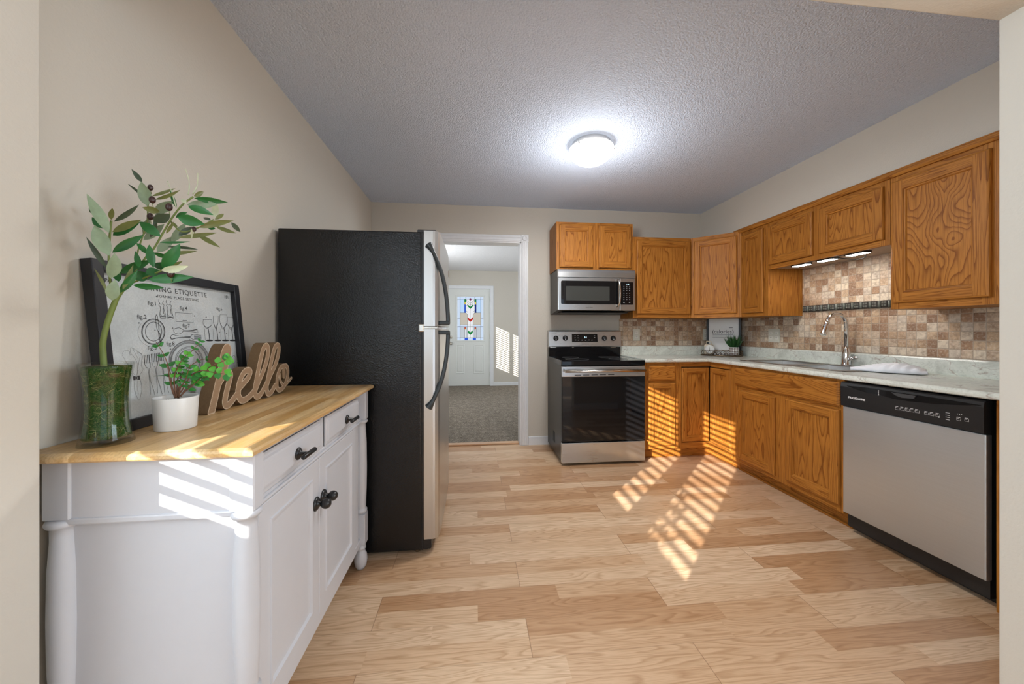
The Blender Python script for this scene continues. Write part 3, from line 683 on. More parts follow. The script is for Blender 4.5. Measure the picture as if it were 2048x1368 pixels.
def fmap(o, a, n):
    """frame of a cabinet face: a along it, n out of it, z up"""
    o, a, n = Vector(o), Vector(a), Vector(n)
    return lambda p: o + a * p.x + n * p.y + Vector((0, 0, p.z))
def panel_door(name, F, a0, a1, z0, z1, parent, haxis, fig=True, tone=1.0, world=True, w=.052, t=.019):
    """framed door: stiles, rails, moulded inner edge, recessed flat panel"""
    mv, mh, mp = oak('z', False, tone), oak(haxis, False, tone), oak('z', fig, tone)
    b = MB(); g = lambda a, n, z: F(Vector((a, n, z)))
    def ring(i): return [(a0 + i, z0 + i), (a1 - i, z0 + i), (a1 - i, z1 - i), (a0 + i, z1 - i)]
    def strip(i0, n0, i1, n1):
        A, B = ring(i0), ring(i1)
        for k in range(4):
            k2 = (k + 1) % 4
            b.face([g(A[k][0], n0, A[k][1]), g(A[k2][0], n0, A[k2][1]), g(B[k2][0], n1, B[k2][1]), g(B[k][0], n1, B[k][1])], mh if k in (0, 2) else mv)
    strip(0, 0, 0, t * .55); strip(0, t * .55, .003, t * .85); strip(.003, t * .85, .009, t)
    i = .009; ia0, ia1, iz0, iz1 = a0 + i, a1 - i, z0 + i, z1 - i; ja0, ja1, jz0, jz1 = a0 + w, a1 - w, z0 + w, z1 - w
    for q, m in (((ia0, ja0, iz0, iz1), mv), ((ja1, ia1, iz0, iz1), mv), ((ja0, ja1, iz0, jz0), mh), ((ja0, ja1, jz1, iz1), mh)):
        b.face([g(q[0], t, q[2]), g(q[1], t, q[2]), g(q[1], t, q[3]), g(q[0], t, q[3])], m)
    strip(w, t, w + .002, t * .70); strip(w + .002, t * .70, w + .009, t * .62); strip(w + .009, t * .62, w + .013, t * .22)
    q = w + .013; R4 = ring(q); b.face([g(p[0], t * .22, p[1]) for p in R4], mp)
    R4 = ring(0); b.face([g(p[0], 0, p[1]) for p in R4], mv)
    bmesh.ops.remove_doubles(b.bm, verts=b.bm.verts[:], dist=1e-5)
    return b.build(name, parent=parent, world=world)
def slab_front(name, F, a0, a1, z0, z1, parent, haxis, tone=1.0, t=.019, world=True):
    b = MB(); mh = oak(haxis, True, tone); g = lambda a, n, z: F(Vector((a, n, z)))
    def ring(i): return [(a0 + i, z0 + i), (a1 - i, z0 + i), (a1 - i, z1 - i), (a0 + i, z1 - i)]
    for (i0, n0), (i1, n1) in zip([(0, 0), (0, t * .5), (.004, t * .62), (.010, t * .94), (.014, t)], [(0, t * .5), (.004, t * .62), (.010, t * .94), (.014, t), (.014, t)]):
        A, B = ring(i0), ring(i1)
        for k in range(4):
            k2 = (k + 1) % 4
            if i0 != i1 or n0 != n1: b.face([g(A[k][0], n0, A[k][1]), g(A[k2][0], n0, A[k2][1]), g(B[k2][0], n1, B[k2][1]), g(B[k][0], n1, B[k][1])], mh)
    b.face([g(p[0], t, p[1]) for p in ring(.014)], mh); b.face([g(p[0], 0, p[1]) for p in ring(0)], mh)
    bmesh.ops.remove_doubles(b.bm, verts=b.bm.verts[:], dist=1e-5)
    return b.build(name, parent=parent, world=world)
def face_frame(F, a0, a1, z0, z1, opens, parent, haxis, tone=1.0, world=True, t=.02, w0=.04):
    """stiles and rails round the openings; opens = [(a0,a1,z0,z1)]"""
    b = MB(); mv, mh = oak('z', False, tone), oak(haxis, False, tone)
    A = sorted({a0, a1} | {o[0] for o in opens} | {o[1] for o in opens}); Zs = sorted({z0, z1} | {o[2] for o in opens} | {o[3] for o in opens})
    def isopen(a, z): return any(o[0] < a < o[1] and o[2] < z < o[3] for o in opens)
    # vertical runs first
    for p, q in zip(A, A[1:]):
        mid = (p + q) / 2
        if not any(isopen(mid, (za + zb) / 2) for za, zb in zip(Zs, Zs[1:])): b.box(p, q, -t, 0, z0, z1, mv, F=F)
        else:
            run = None
            for za, zb in zip(Zs, Zs[1:]):
                if not isopen(mid, (za + zb) / 2): b.box(p, q, -t, 0, za, zb, mh, F=F)
    return b.build('face_frame', parent=parent, world=world)

UZ0, UZ1 = 1.30, 2.088
YU = 3.364                                       # face of the back wall's upper cabinets
FB = fmap((0, YU, 0), (1, 0, 0), (0, -1, 0)); FR = fmap((XS - .005, 0, 0), (0, 1, 0), (-1, 0, 0))
# over the microwave
t = thing('wall_cabinet', 'small two-door oak wall cabinet mounted above the microwave', 'cabinet', (1.158, 3.52, 1.757), group='oak wall cabinets')
b = MB(); b.box(.779, 1.538, YU + .019, YB, 1.757, 2.212, oak('z', False, .9)); b.build('carcass', parent=t)
face_frame(FB, .779, 1.538, 1.757, 2.212, [(.82, 1.125, 1.785, 2.175), (1.205, 1.505, 1.785, 2.175)], t, 'x')
panel_door('door', FB, .808, 1.137, 1.777, 2.187, t, 'x'); panel_door('door', FB, 1.193, 1.517, 1.777, 2.187, t, 'x')
# single door beside it
t = thing('wall_cabinet', 'single-door oak wall cabinet on the back wall beside the microwave', 'cabinet', (1.84, 3.52, UZ0), group='oak wall cabinets')
b = MB(); b.box(1.541, 2.139, YU + .019, YB, UZ0, UZ1, oak('z', False, .9)); b.build('carcass', parent=t)
face_frame(FB, 1.541, 2.139, UZ0, UZ1, [(1.59, 2.11, 1.35, 2.04)], t, 'x')
panel_door('door', FB, 1.572, 2.129, 1.337, 2.056, t, 'x', tone=.97)
# diagonal corner
cx0, cy0, cx1, cy1 = 2.141, YU, XS - .005, 3.062
L = math.hypot(cx1 - cx0, cy1 - cy0); ang = math.atan2(cy1 - cy0, cx1 - cx0)
t = thing('wall_cabinet', 'diagonal corner oak wall cabinet where the two walls meet', 'cabinet', (cx0, cy0, UZ0), ang, group='oak wall cabinets')
FD = lambda p: Vector((p.x, -p.y, p.z))
ca, sa = math.cos(-ang), math.sin(-ang)
def tol(x, y): dx, dy = x - cx0, y - cy0; return (dx * ca - dy * sa, dx * sa + dy * ca)
b = MB(); poly = [tol(*p) for p in ((cx0, cy0 + .003), (cx0, YB - .002), (XR - .002, YB - .002), (XR - .002, cy1), (cx1 + .003, cy1))]
poly[0] = (0.0, .02); poly[-1] = (L, .02)
b.prism(poly, lambda a, c, d: Vector((a, c, d)), 0, UZ1 - UZ0, oak('z', False, .95)); b.build('carcass', parent=t, world=False)
face_frame(FD, 0, L, 0, UZ1 - UZ0, [(.05, L - .06, .05, .74)], t, 'x', 1.1, world=False)
panel_door('door', FD, .028, L - .034, .035, .752, t, 'x', tone=1.12, world=False)
# narrow cabinet, exposed end panel
t = thing('wall_cabinet', 'narrow single-door oak wall cabinet beside the corner, with exposed end panel', 'cabinet', (2.6, 2.9, UZ0), group='oak wall cabinets')
b = MB(); b.box(XS + .014, XR - .009, 2.763, 3.058, UZ0, UZ1, oak('z', False, .88)); b.build('carcass', parent=t)
face_frame(FR, 2.763, 3.058, UZ0, UZ1, [(2.82, 3.03, 1.35, 2.04)], t, 'y', .92)
panel_door('door', FR, 2.803, 3.050, 1.330, 2.042, t, 'y', False, .88)
# over the sink
t = thing('wall_cabinet', 'short two-door oak wall cabinet over the sink with lights underneath', 'cabinet', (2.6, 2.32, 1.683), group='oak wall cabinets')
b = MB(); b.box(XS + .014, XR - .009, 1.876, 2.760, 1.695, UZ1, oak('z', False, .9)); b.box(XS + .015, XR - .01, 1.88, 2.756, 1.692, 1.6955, M['cab_under']); b.build('carcass', parent=t)
face_frame(FR, 1.876, 2.760, 1.683, UZ1, [(1.93, 2.28, 1.74, 2.01), (2.38, 2.73, 1.74, 2.01)], t, 'y', .95)
panel_door('door', FR, 2.356, 2.752, 1.718, 2.036, t, 'y', True, .92); panel_door('door', FR, 1.904, 2.306, 1.718, 2.036, t, 'y', True, .96)
# the large one at the right
t = thing('wall_cabinet', 'large tall oak wall cabinet with bold grain beside the wall opening', 'cabinet', (2.6, 1.45, UZ0), group='oak wall cabinets')
b = MB(); b.box(XS + .014, XR - .009, .98, 1.873, UZ0, UZ1, oak('z', False, .9)); b.build('carcass', parent=t)
face_frame(FR, .98, 1.873, UZ0, UZ1, [(1.02, 1.39, 1.36, 2.02), (1.49, 1.83, 1.36, 2.02)], t, 'y', 1.0)
panel_door('door', FR, 1.455, 1.860, 1.336, 2.040, t, 'y', 'bold', 1.0, w=.058); panel_door('door', FR, 1.01, 1.415, 1.336, 2.040, t, 'y', True, 1.0, w=.058)
# oak moulding between the cabinets and the soffit
b = MB(); b.prism([(0, 0), (-.012, .0), (-.018, .012), (-.018, .030), (-.012, .034), (-.012, .040), (0, .040)], lambda a, z, d: Vector((XS + a - .006, d, 2.068 + z)), .90, 3.15, oak('y', False, .95))
struct('trim_4', b)

# base cabinets
FX, FY, TZ = 2.172, 3.128, 0.105
FBB = fmap((0, FY, 0), (1, 0, 0), (0, -1, 0)); FRB = fmap((FX, 0, 0), (0, 1, 0), (-1, 0, 0))
t = thing('base_cabinet', 'oak base cabinet with one drawer and one door, beside the range', 'cabinet', (1.70, 3.4, 0), group='oak base cabinets')
b = MB(); b.box(1.545, 1.868, FY + .02, YB, TZ, .882, oak('z', False, .9)); b.build('carcass', parent=t)
face_frame(FBB, 1.545, 1.868, TZ - .01, .884, [(1.60, 1.82, .15, .68), (1.60, 1.82, .74, .84)], t, 'x')
slab_front('drawer', FBB, 1.578, 1.832, .719, .858, t, 'x', 1.05); panel_door('door', FBB, 1.575, 1.832, .125, .697, t, 'x', True, 1.0, w=.045)
b = MB(); b.box(1.57, 1.868, FY + .065, FY + .085, 0, TZ, oak('x', True, .95)); b.build('toe_kick', parent=t)
# lazy susan corner: two door leaves meeting in the inside corner
t = thing('base_cabinet', 'oak corner base cabinet whose two narrow door leaves meet at the inside corner', 'cabinet', (2.3, 3.3, 0), group='oak base cabinets')
b = MB(); oc = oak('z', False, .9)
b.box(1.872, XR - .01, FY + .09, YB, TZ, .882, oc); b.box(FX + .09, XR - .01, 2.846, FY + .095, TZ, .882, oc); b.build('carcass', parent=t)
b = MB(); mh, mv = oak('x', False, 1), oak('z', False, 1); mhy = oak('y', False, 1)
b.box(1.872, 1.895, FY, FY + .02, TZ - .01, .884, mv); b.box(1.895, FX + .0, FY, FY + .02, .842, .884, mh); b.box(1.895, FX + .0, FY, FY + .02, TZ - .01, .145, mh)
b.box(FX, FX + .02, 2.824, 2.848, TZ - .01, .884, mv); b.box(FX, FX + .02, 2.848, FY + .02, .842, .884, mhy); b.box(FX, FX + .02, 2.848, FY + .02, TZ - .01, .145, mhy)
b.box(1.90, FX + .08, FY + .06, FY + .07, TZ, .87, M['black_mid']); b.box(FX + .06, FX + .07, 2.852, FY + .07, TZ, .87, M['black_mid']); b.build('face_frame', parent=t)
F1 = fmap((0, FY + .015, 0), (1, 0, 0), (0, -1, 0)); F2 = fmap((FX + .015, 0, 0), (0, 1, 0), (-1, 0, 0))
panel_door('door', F1, 1.901, FX - .003, .150, .834, t, 'x', True, 1.0, w=.045); panel_door('door', F2, 2.856, FY - .004, .150, .834, t, 'y', True, 1.0, w=.045)
b = MB(); b.box(1.872, FX + .085, FY + .065, FY + .085, 0, TZ, oak('x', True, .95)); b.box(FX + .065, FX + .085, 2.824, FY + .085, 0, TZ, oak('y', True, .95)); b.build('toe_kick', parent=t)
# sink base
t = thing('base_cabinet', 'oak sink base cabinet with false drawer front and two doors', 'cabinet', (2.4, 2.36, 0), group='oak base cabinets')
b = MB(); b.box(FX + .02, XR - .01, 1.905, 2.820, TZ, .70, oak('z', False, .9)); b.build('carcass', parent=t)
face_frame(FRB, 1.905, 2.820, TZ - .01, .888, [(1.95, 2.28, .16, .66), (2.41, 2.73, .16, .66)], t, 'y', .95)
slab_front('false_drawer_front', FRB, 1.925, 2.786, .722, .868, t, 'y', .92)
panel_door('door', FRB, 2.386, 2.752, .125, .690, t, 'y', True, .95); panel_door('door', FRB, 1.925, 2.298, .135, .702, t, 'y', True, .95)
b = MB(); b.box(FX + .065, FX + .085, 1.905, 2.822, 0, TZ, oak('y', True, .85)); b.box(FX + .055, FX + .065, 1.905, 2.822, 0, .018, oak('y', False, .85), .004); b.build('toe_kick', parent=t)
# end panel after the dishwasher
t = box(FX, XR - .01, 1.262, 1.284, 0, .888, oak('z', False, .95)).build('end_panel'); tag(t, 'thin oak end panel beside the dishwasher at the wall opening', 'panel')

# worktop: L-shaped slab with rolled front edge, upstand, sink cut-out
SY0, SY1, SX0, SX1 = 2.02, 2.86, 2.285, 2.665
wt = thing('worktop', 'L-shaped pale marbled laminate countertop with upstand along both walls', 'countertop', (2.3, 2.9, ZT))
b = MB(); cm = M['counter']; CX, CYF = 2.150, 3.100; z0 = .886
ey = .91
b.box(1.528, CX, CYF + .01, YB - .001, z0 + .004, ZT, cm); b.box(CX, SX0, CYF - .0, YB - .001, z0 + .004, ZT, cm)
b.box(CX + .01, SX0, ey, CYF, z0 + .004, ZT, cm); b.box(SX0, SX1, ey, SY0, z0 + .004, ZT, cm); b.box(SX0, SX1, SY1, YB - .001, z0 + .004, ZT, cm); b.box(SX1, XR - .001, ey, YB - .001, z0 + .004, ZT, cm)
edge = [(0, z0), (-.012, z0 + .001), (-.020, z0 + .006), (-.022, z0 + .016), (-.020, ZT - .006), (-.014, ZT - .001), (0, ZT)]
b.prism(edge, lambda a, z, d: Vector((d, CYF + .012 + a, z)), 1.528, CX + .012, cm)
b.prism(edge, lambda a, z, d: Vector((CX + .012 + a, d, z)), ey, CYF + .012, cm)
b.build('slab', parent=wt)
b = MB(); lip = [(0, ZT - .001), (-.018, ZT - .001), (-.020, ZT + .01), (-.020, ZT + .086), (-.014, ZT + .094), (0, ZT + .094)]
b.prism(lip, lambda a, z, d: Vector((d, YB - .001 + a, z)), 1.528, XR - .004, cm); b.prism(lip, lambda a, z, d: Vector((XR - .002 + a, d, z)), ey, YB - .004, cm)
b.build('upstand', parent=wt)

# sink: rim and two bowls
sk = thing('kitchen_sink', 'stainless steel double-bowl sink set into the countertop', 'sink', ((SX0 + SX1) / 2, (SY0 + SY1) / 2, ZT))
b = MB(); ss = M['steel_sink']; r = .012
for xa, xb, ya, yb in ((SX0 - r, SX0 + .02, SY0 - r, SY1 + r), (SX1 - .02, SX1 + .035, SY0 - r, SY1 + r), (SX0, SX1, SY0 - r, SY0 + .02), (SX0, SX1, SY1 - .02, SY1 + r), (SX0, SX1, 2.435, 2.475)):
    b.box(xa, xb, ya, yb, ZT + .0003, ZT + .005, ss, .002)
b.build('rim', parent=sk)
for ya, yb in ((SY0 + .012, 2.44), (2.47, SY1 - .012)):
    b = MB(); xa, xb = SX0 + .012, SX1 - .012
    def lp(i, z): return [Vector((xa + i, ya + i, z)), Vector((xb - i, ya + i, z)), Vector((xb - i, yb - i, z)), Vector((xa + i, yb - i, z))]
    A, B2, C2 = lp(0, ZT), lp(.012, ZT - .17), lp(.04, ZT - .185)
    for P_, Q_ in ((A, B2), (B2, C2)):
        for k in range(4): b.face([P_[k], P_[(k + 1) % 4], Q_[(k + 1) % 4], Q_[k]], ss)
    b.face(C2, ss)
    b.lathe([(.04, 0), (.04, .003), (.025, .001), (0, .001)], ((xa + xb) / 2, (ya + yb) / 2, ZT - .185), 20, M['chrome'])
    b.build('bowl', parent=sk, fix=False)
# faucet
fx, fy = 2.688, 2.345
fa = thing('faucet', 'chrome gooseneck kitchen faucet with side lever behind the sink', 'faucet', (fx, fy, ZT + .005))
ch = M['chrome']
b = MB(); b.lathe([(.030, 0), (.030, .006), (.026, .012), (.025, .075), (.022, .10), (.0165, .12), (.0150, .13)], (fx, fy, ZT + .0055), 28, ch); b.build('base', parent=fa)
b = MB(); pts = [(fx, fy, ZT + .12), (fx, fy, ZT + .30)]; rr = .078
for k in range(1, 13): a = PI * k / 12 * .93; pts.append((fx - rr + rr * math.cos(a), fy + .0, ZT + .30 + rr * math.sin(a)))
b.tube(pts, .0125, 16, ch); b.build('spout', parent=fa)
e0 = Vector(pts[-1]); d = (Vector(pts[-1]) - Vector(pts[-2])).normalized()
b = MB(); b.tube([e0 - d * .004, e0 + d * .02, e0 + d * .05, e0 + d * .085, e0 + d * .098], [.0145, .0155, .0165, .0190, .0175], 16, ch); b.ball(e0 + d * .03 + Vector((-.016, 0, 0)), .006, M['black_mid'], 10); b.build('spray_head', parent=fa)
b = MB(); b.tube([(fx, fy - .015, ZT + .055), (fx - .002, fy - .055, ZT + .058)], .012, 14, ch); b.tube([(fx - .002, fy - .05, ZT + .058), (fx - .01, fy - .075, ZT + .066), (fx - .012, fy - .088, ZT + .067)], [.013, .012, .008], 14, ch); b.build('lever', parent=fa)
#APPL
# ---------------------------------------------------------------- appliances
# refrigerator against the left wall, doors facing the room
t = thing('refrigerator', 'tall top-freezer refrigerator with textured black side and stainless doors', 'refrigerator', (-.60, 2.31, 0))
RY0, RY1 = 1.93, 2.69
b = MB(); b.box(-.985, -.276, RY0, RY1, .022, 1.694, M['fridge_side'], .006, 2); b.build('case', parent=t)
b = MB(); b.box(-.277, -.262, RY0 + .012, RY1 - .012, .085, 1.185, M['black_mid']); b.box(-.277, -.262, RY0 + .012, RY1 - .012, 1.197, 1.688, M['black_mid']); b.box(-.277, -.268, RY0 + .006, RY1 - .006, .02, 1.69, M['black_mid']); b.build('door_gasket', parent=t)
def fridge_door(name, z0, z1):
    prof = [(-.262, RY0), (-.216, RY0 + .001), (-.205, RY0 + .004), (-.190, RY0 + .016), (-.183, RY0 + .05), (-.180, RY0 + .2), (-.179, (RY0 + RY1) / 2), (-.180, RY1 - .2), (-.183, RY1 - .05), (-.190, RY1 - .016), (-.205, RY1 - .004), (-.216, RY1 - .001), (-.262, RY1)]
    b = MB(); b.prism(prof, lambda x, y, d: Vector((x, y, d)), z0, z1, M['steel_z']); return b.build(name, parent=t)
fd = fridge_door('freezer_door', 1.199, 1.702); ld = fridge_door('fridge_door', .078, 1.183)
def fhandle(parent, sgn, zm, zt):
    """dark bowed handle: wraps the door edge at the far end, stands off the door beside the gap"""
    b = MB(); H = M['handle']; dz = (zt - zm)
    pts = [(-.236, RY0 - .006, zt), (-.222, RY0 - .010, zt - dz * .05), (-.205, RY0 - .006, zt - dz * .13), (-.180, RY0 + .012, zt - dz * .28), (-.160, RY0 + .026, zt - dz * .46), (-.146, RY0 + .036, zt - dz * .68), (-.140, RY0 + .040, zt - dz * .88), (-.139, RY0 + .040, zm + dz * .02)]
    pts = spline(pts, 5); n = len(pts)
    rs = [.022 - .011 * min(1, i / (n * .22)) for i in range(n)]
    b.tube(pts, rs, 12, H, flat=1.0, up=(0, 1, 0))
    b.box(-.190, -.129, RY0 + .024, RY0 + .056, zm, zm + (.022 if dz > 0 else -.022), H, .006, 2)
    return b.build('handle', parent=parent)
fhandle(fd, 1, 1.206, 1.625); fhandle(ld, -1, 1.176, .775)
b = MB(); b.box(-.30, -.19, RY0 + .01, RY0 + .05, 1.184, 1.198, M['nickel'], .003); b.box(-.29, -.262, RY0 - .006, RY0 + .012, 1.168, 1.212, M['nickel'], .006, 2); b.build('center_hinge', parent=t)
b = MB(); b.box(-.30, -.20, RY0 + .02, RY0 + .06, 1.694, 1.712, M['grey_dark'], .004); b.build('top_hinge', parent=t)
b = MB(); b.box(-.270, -.225, RY0 + .02, RY1 - .02, .012, .072, M['black_mid'], .01, 2); b.lathe([(.026, 0), (.026, .03)], (-.252, RY0 + .01, .045), 18, M['black_mid'], axis='y'); b.build('kick_grille', parent=t)
for fx_, fy_ in ((-.30, RY0 + .04), (-.30, RY1 - .04), (-.95, RY1 - .04), (-.95, RY0 + .04)): MB().lathe([(.016, 0), (.016, .022)], (fx_, fy_, 0), 12, M['nickel']).build('levelling_foot', parent=t)
b = MB(); b.box(-.184, -.176, 2.585, 2.635, 1.555, 1.60, M['nickel'], .003); b.build('badge', parent=fd)

# range
RX0, RX1, RF = .754, 1.512, 3.058
t = thing('range', 'freestanding electric range with black glass cooktop and stainless oven door', 'stove', ((RX0 + RX1) / 2, 3.35, 0))
b = MB(); be = M['black_enamel']; b.box(RX0 + .004, RX1 - .004, RF + .03, 3.652, .028, .885, be, .003)
for k in range(5): b.box(RX0 + .0025, RX0 + .006, 3.33 + .018 * k, 3.338 + .018 * k, .12, .22, M['black_mid'])
b.build('body', parent=t)
b = MB(); bgl = M['black_gloss']; b.box(RX0, RX1, RF - .004, 3.60, .868, .912, bgl, .006, 2); b.box(RX0 - .002, RX0 + .008, RF, 3.62, .872, .9135, M['grey_dark'], .002); b.build('cooktop', parent=t)
for cx, cy, r in ((.94, 3.22, .105), (1.33, 3.22, .085), (.94, 3.45, .08), (1.33, 3.45, .10)):
    MB().tube([(cx + r * math.cos(a * PI / 24), cy + r * math.sin(a * PI / 24), .9128) for a in range(48)], .0012, 4, M['grey_dark'], closed=True).build('burner_ring', parent=t)
b = MB(); b.prism([(3.652, .905), (3.60, .905), (3.592, 1.012), (3.652, 1.03)], lambda y, z, d: Vector((d, y, z)), RX0 + .003, RX1 - .003, bgl); b.build('riser', parent=t)
bgd = MB(); bgd.prism([(3.652, 1.008), (3.588, 1.008), (3.585, 1.015), (3.602, 1.165), (3.612, 1.176), (3.652, 1.176)], lambda y, z, d: Vector((d, y, z)), RX0 + .001, RX1 + .004, M['steel_x']); bgd = bgd.build('backguard', parent=t)
gp = lambda u, v: (onY(u, v, 3.590).x, onY(u, v, 3.594).z)
def gfn(x, z, off=.0015): return Vector((x, 3.585 + (z - 1.015) * .1133 - off, z))
def cropA(x, y): return gp(1090 + x / 12.047, 650 + y / 12.047)
b = MB(); x0, z1 = cropA(650, 218); x1, z0 = cropA(1265, 408)
b.prism([(x0, z0), (x1, z0), (x1, z1), (x0, z1)], lambda x, z, d: gfn(x, z, d), 0, .004, bgl); dp = b.build('display', parent=t)
b = MB(); xx, zz = cropA(975, 300); text_mesh(b, '14', (z1 - z0) * .34, lambda a, c: gfn(xx + a, zz + c, .0048), M['lcd']); b.build('digits', parent=dp, fix=False)
for (x, y) in ((725, 262), (795, 262), (725, 310), (800, 312), (735, 362), (805, 366), (890, 366), (975, 368), (1060, 362), (1130, 364), (1195, 262), (1195, 300)):
    b = MB(); xx, zz = cropA(x, y); b.face([gfn(xx - .006, zz - .0016, .0047), gfn(xx + .006, zz - .0016, .0047), gfn(xx + .006, zz + .0016, .0047), gfn(xx - .006, zz + .0016, .0047)], M['white_print']); b.build('key', parent=dp, fix=False)
b = MB(); xx, zz = cropA(970, 460); text_mesh(b, 'SAMSUNG', .0135, lambda a, c: gfn(xx + a, zz + c, .001), M['grey_print'], sx=1.2); b.build('lettering', parent=bgd, fix=False)
for marks in (((265, 205), (180, 250), (345, 250), (270, 410)), ((490, 200), (415, 245), (555, 245), (495, 410), (380, 450)), ((1430, 205), (1430, 410)), ((1645, 205), (1570, 250), (1715, 250), (1645, 410))):
    for (x, y) in marks:
        b = MB(); xx, zz = cropA(x, y); b.face([gfn(xx - .004, zz - .001, .001), gfn(xx + .004, zz - .001, .001), gfn(xx + .004, zz + .001, .001), gfn(xx - .004, zz + .001, .001)], M['grey_print']); b.build('marking', parent=bgd, fix=False)
for (x, y) in ((265, 320), (490, 316), (1430, 320), (1645, 320)):
    xx, zz = cropA(x, y); b = MB(); p = gfn(xx, zz, 0)
    b.lathe([(.027, 0), (.027, .006), (.023, .010), (.021, .024), (.018, .028), (0, .028)], p, 28, M['black_mid'], axis='y', F=lambda q: Vector((q.x, 2 * p.y - q.y, q.z)))
    b.box(p.x - .004, p.x + .004, p.y - .036, p.y - .02, p.z - .019, p.z + .019, M['black_mid'], .002)
    b.box(p.x - .008, p.x - .003, p.y - .0365, p.y - .028, p.z - .016, p.z - .006, M['white_print']); b.build('knob', parent=t)
for xa, xb in ((.765, .83), (.995, 1.015), (1.40, 1.46)): box(xa, xb, 3.584, 3.60, .999, 1.008, M['nickel'], .002).build('bracket', parent=t)
dr = MB(); sx = M['steel_x']; dr.box(RX0 + .004, RX1 - .003, RF, RF + .03, .205, .862, M['black_mid'], .004); dr.box(RX0 + .003, RX1 - .002, RF - .006, RF + .02, .772, .862, sx, .004, 2)
for k in range(5): dr.box(.87 + k * .075, .925 + k * .075, RF - .0066, RF - .004, .785, .791, M['black_mid'])
dr = dr.build('oven_door', parent=t)
b = MB(); b.box(RX0 + .004, RX1 - .003, RF - .007, RF + .01, .215, .771, bgl, .003); b.build('oven_window', parent=dr)
b = MB(); b.tube([(RX0 + .02, RF - .045, .826), (RX1 - .016, RF - .045, .826)], .0125, 14, M['nickel']); b.box(RX0 + .03, RX0 + .055, RF - .045, RF, .816, .836, M['nickel'], .004); b.box(RX1 - .055, RX1 - .03, RF - .045, RF, .816, .836, M['nickel'], .004); b.build('handle', parent=dr)
b = MB(); b.box(RX0 + .003, RX1 - .002, RF - .006, RF + .04, .022, .198, sx, .005, 2); b.build('drawer', parent=t)
for fxx in (RX0 + .05, RX1 - .05):
    for fyy in (RF + .07, 3.58): MB().lathe([(.016, 0), (.014, .03)], (fxx, fyy, 0), 14, M['black_mid']).build('foot', parent=t)

# microwave over the range
MX0, MX1, MY, MZ0, MZ1 = .784, 1.536, 3.300, 1.366, 1.755
t = thing('microwave', 'stainless over-the-range microwave below the small oak cabinet', 'microwave', (1.16, 3.48, MZ0))
b = MB(); b.prism([(MY + .03, MZ0 + .004), (YB, MZ0 - .028), (YB, MZ1), (MY + .03, MZ1)], lambda y, z, d: Vector((d, y, z)), MX0 + .002, MX1 - .002, M['grey_dark']); b.build('case', parent=t)
b = MB(); b.box(MX0 + .05, MX1 - .05, MY + .06, YB - .06, MZ0 - .022, MZ0 - .012, M['black_mid'], .003); b.build('filter', parent=t)
def cropM(x, y, yy=MY): p = onY(1100 + x / 10.779, 525 + y / 10.779, yy); return p.x, p.z
zs = 1.676; xs = cropM(1505, 600)[0]
b = MB(); b.prism([(MY + .04, zs + .002), (MY, zs + .002), (MY + .002, zs + .05), (MY + .012, MZ1 - .006), (MY + .022, MZ1), (MY + .04, MZ1)], lambda y, z, d: Vector((d, y, z)), MX0, MX1, M['steel_x']); b.build('vent_panel', parent=t)
md = MB(); md.box(MX0, xs - .001, MY, MY + .032, MZ0, zs - .002, M['steel_x'], .004, 2); md = md.build('door', parent=t)
def rrect(x0, x1, z0, z1, r, k=5):
    pts = []
    for cx, cz, a0 in ((x1 - r, z0 + r, -90), (x1 - r, z1 - r, 0), (x0 + r, z1 - r, 90), (x0 + r, z0 + r, 180)):
        for i in range(k + 1): a = R(a0 + 90 * i / k); pts.append((cx + r * math.cos(a), cz + r * math.sin(a)))
    return pts
x0, z1 = cropM(238, 388); x1, z0 = cropM(1440, 905)
b = MB(); b.prism(rrect(x0, xs - .014, z0, z1, .012), lambda x, z, d: Vector((x, MY - d, z)), 0, .003, bgl); mw = b.build('window', parent=md)
xa, za = cropM(342, 508); xb, zb = cropM(1282, 822)
b = MB(); b.prism(rrect(xa, xb, zb, za, .004), lambda x, z, d: Vector((x, MY - .003 - d, z)), 0, .0006, mat_plain('window_screen', (0.045, 0.048, 0.045), .12)); b.build('screen', parent=mw)
b = MB(); hx = cropM(1462, 600)[0]; zA = cropM(1462, 375)[1]; zB = cropM(1462, 950)[1]
pts = [(hx - .012, MY, zA), (hx - .002, MY - .022, zA - .012), (hx + .004, MY - .036, zA - .045), (hx + .006, MY - .040, (zA + zB) / 2), (hx + .004, MY - .036, zB + .045), (hx - .002, MY - .022, zB + .012), (hx - .012, MY, zB)]
b.tube(spline(pts, 5), .0095, 12, M['nickel']); b.build('handle', parent=md)
cp = MB(); cp.box(xs + .001, MX1, MY, MY + .032, MZ0, zs - .002, M['steel_x'], .004, 2); cp = cp.build('control_panel', parent=t)
x0, z1 = cropM(1522, 420); x1, z0 = cropM(1792, 912)
b = MB(); b.prism(rrect(x0, x1, z0, z1, .008), lambda x, z, d: Vector((x, MY - d, z)), 0, .002, bgl); kp = b.build('keypad', parent=cp)
kf = lambda x, z: Vector((x, MY - .0026, z))
for x, y, w, h in [(x, y, .0035, .0013) for y in (515, 557, 602, 665, 708, 752, 797) for x in (1590, 1652, 1712)] + [(1592, 862, .006, .002), (1712, 862, .006, .002)]:
    b = MB(); xx, zz = cropM(x, y); b.face([kf(xx - w, zz - h), kf(xx + w, zz - h), kf(xx + w, zz + h), kf(xx - w, zz + h)], M['white_print']); b.build('key', parent=cp, fix=False)
b = MB(); xx, zz = cropM(1668, 473); text_mesh(b, '1:14', .018, lambda a, c: kf(xx + a, zz + c), M['lcd']); b.build('digits', parent=cp, fix=False)
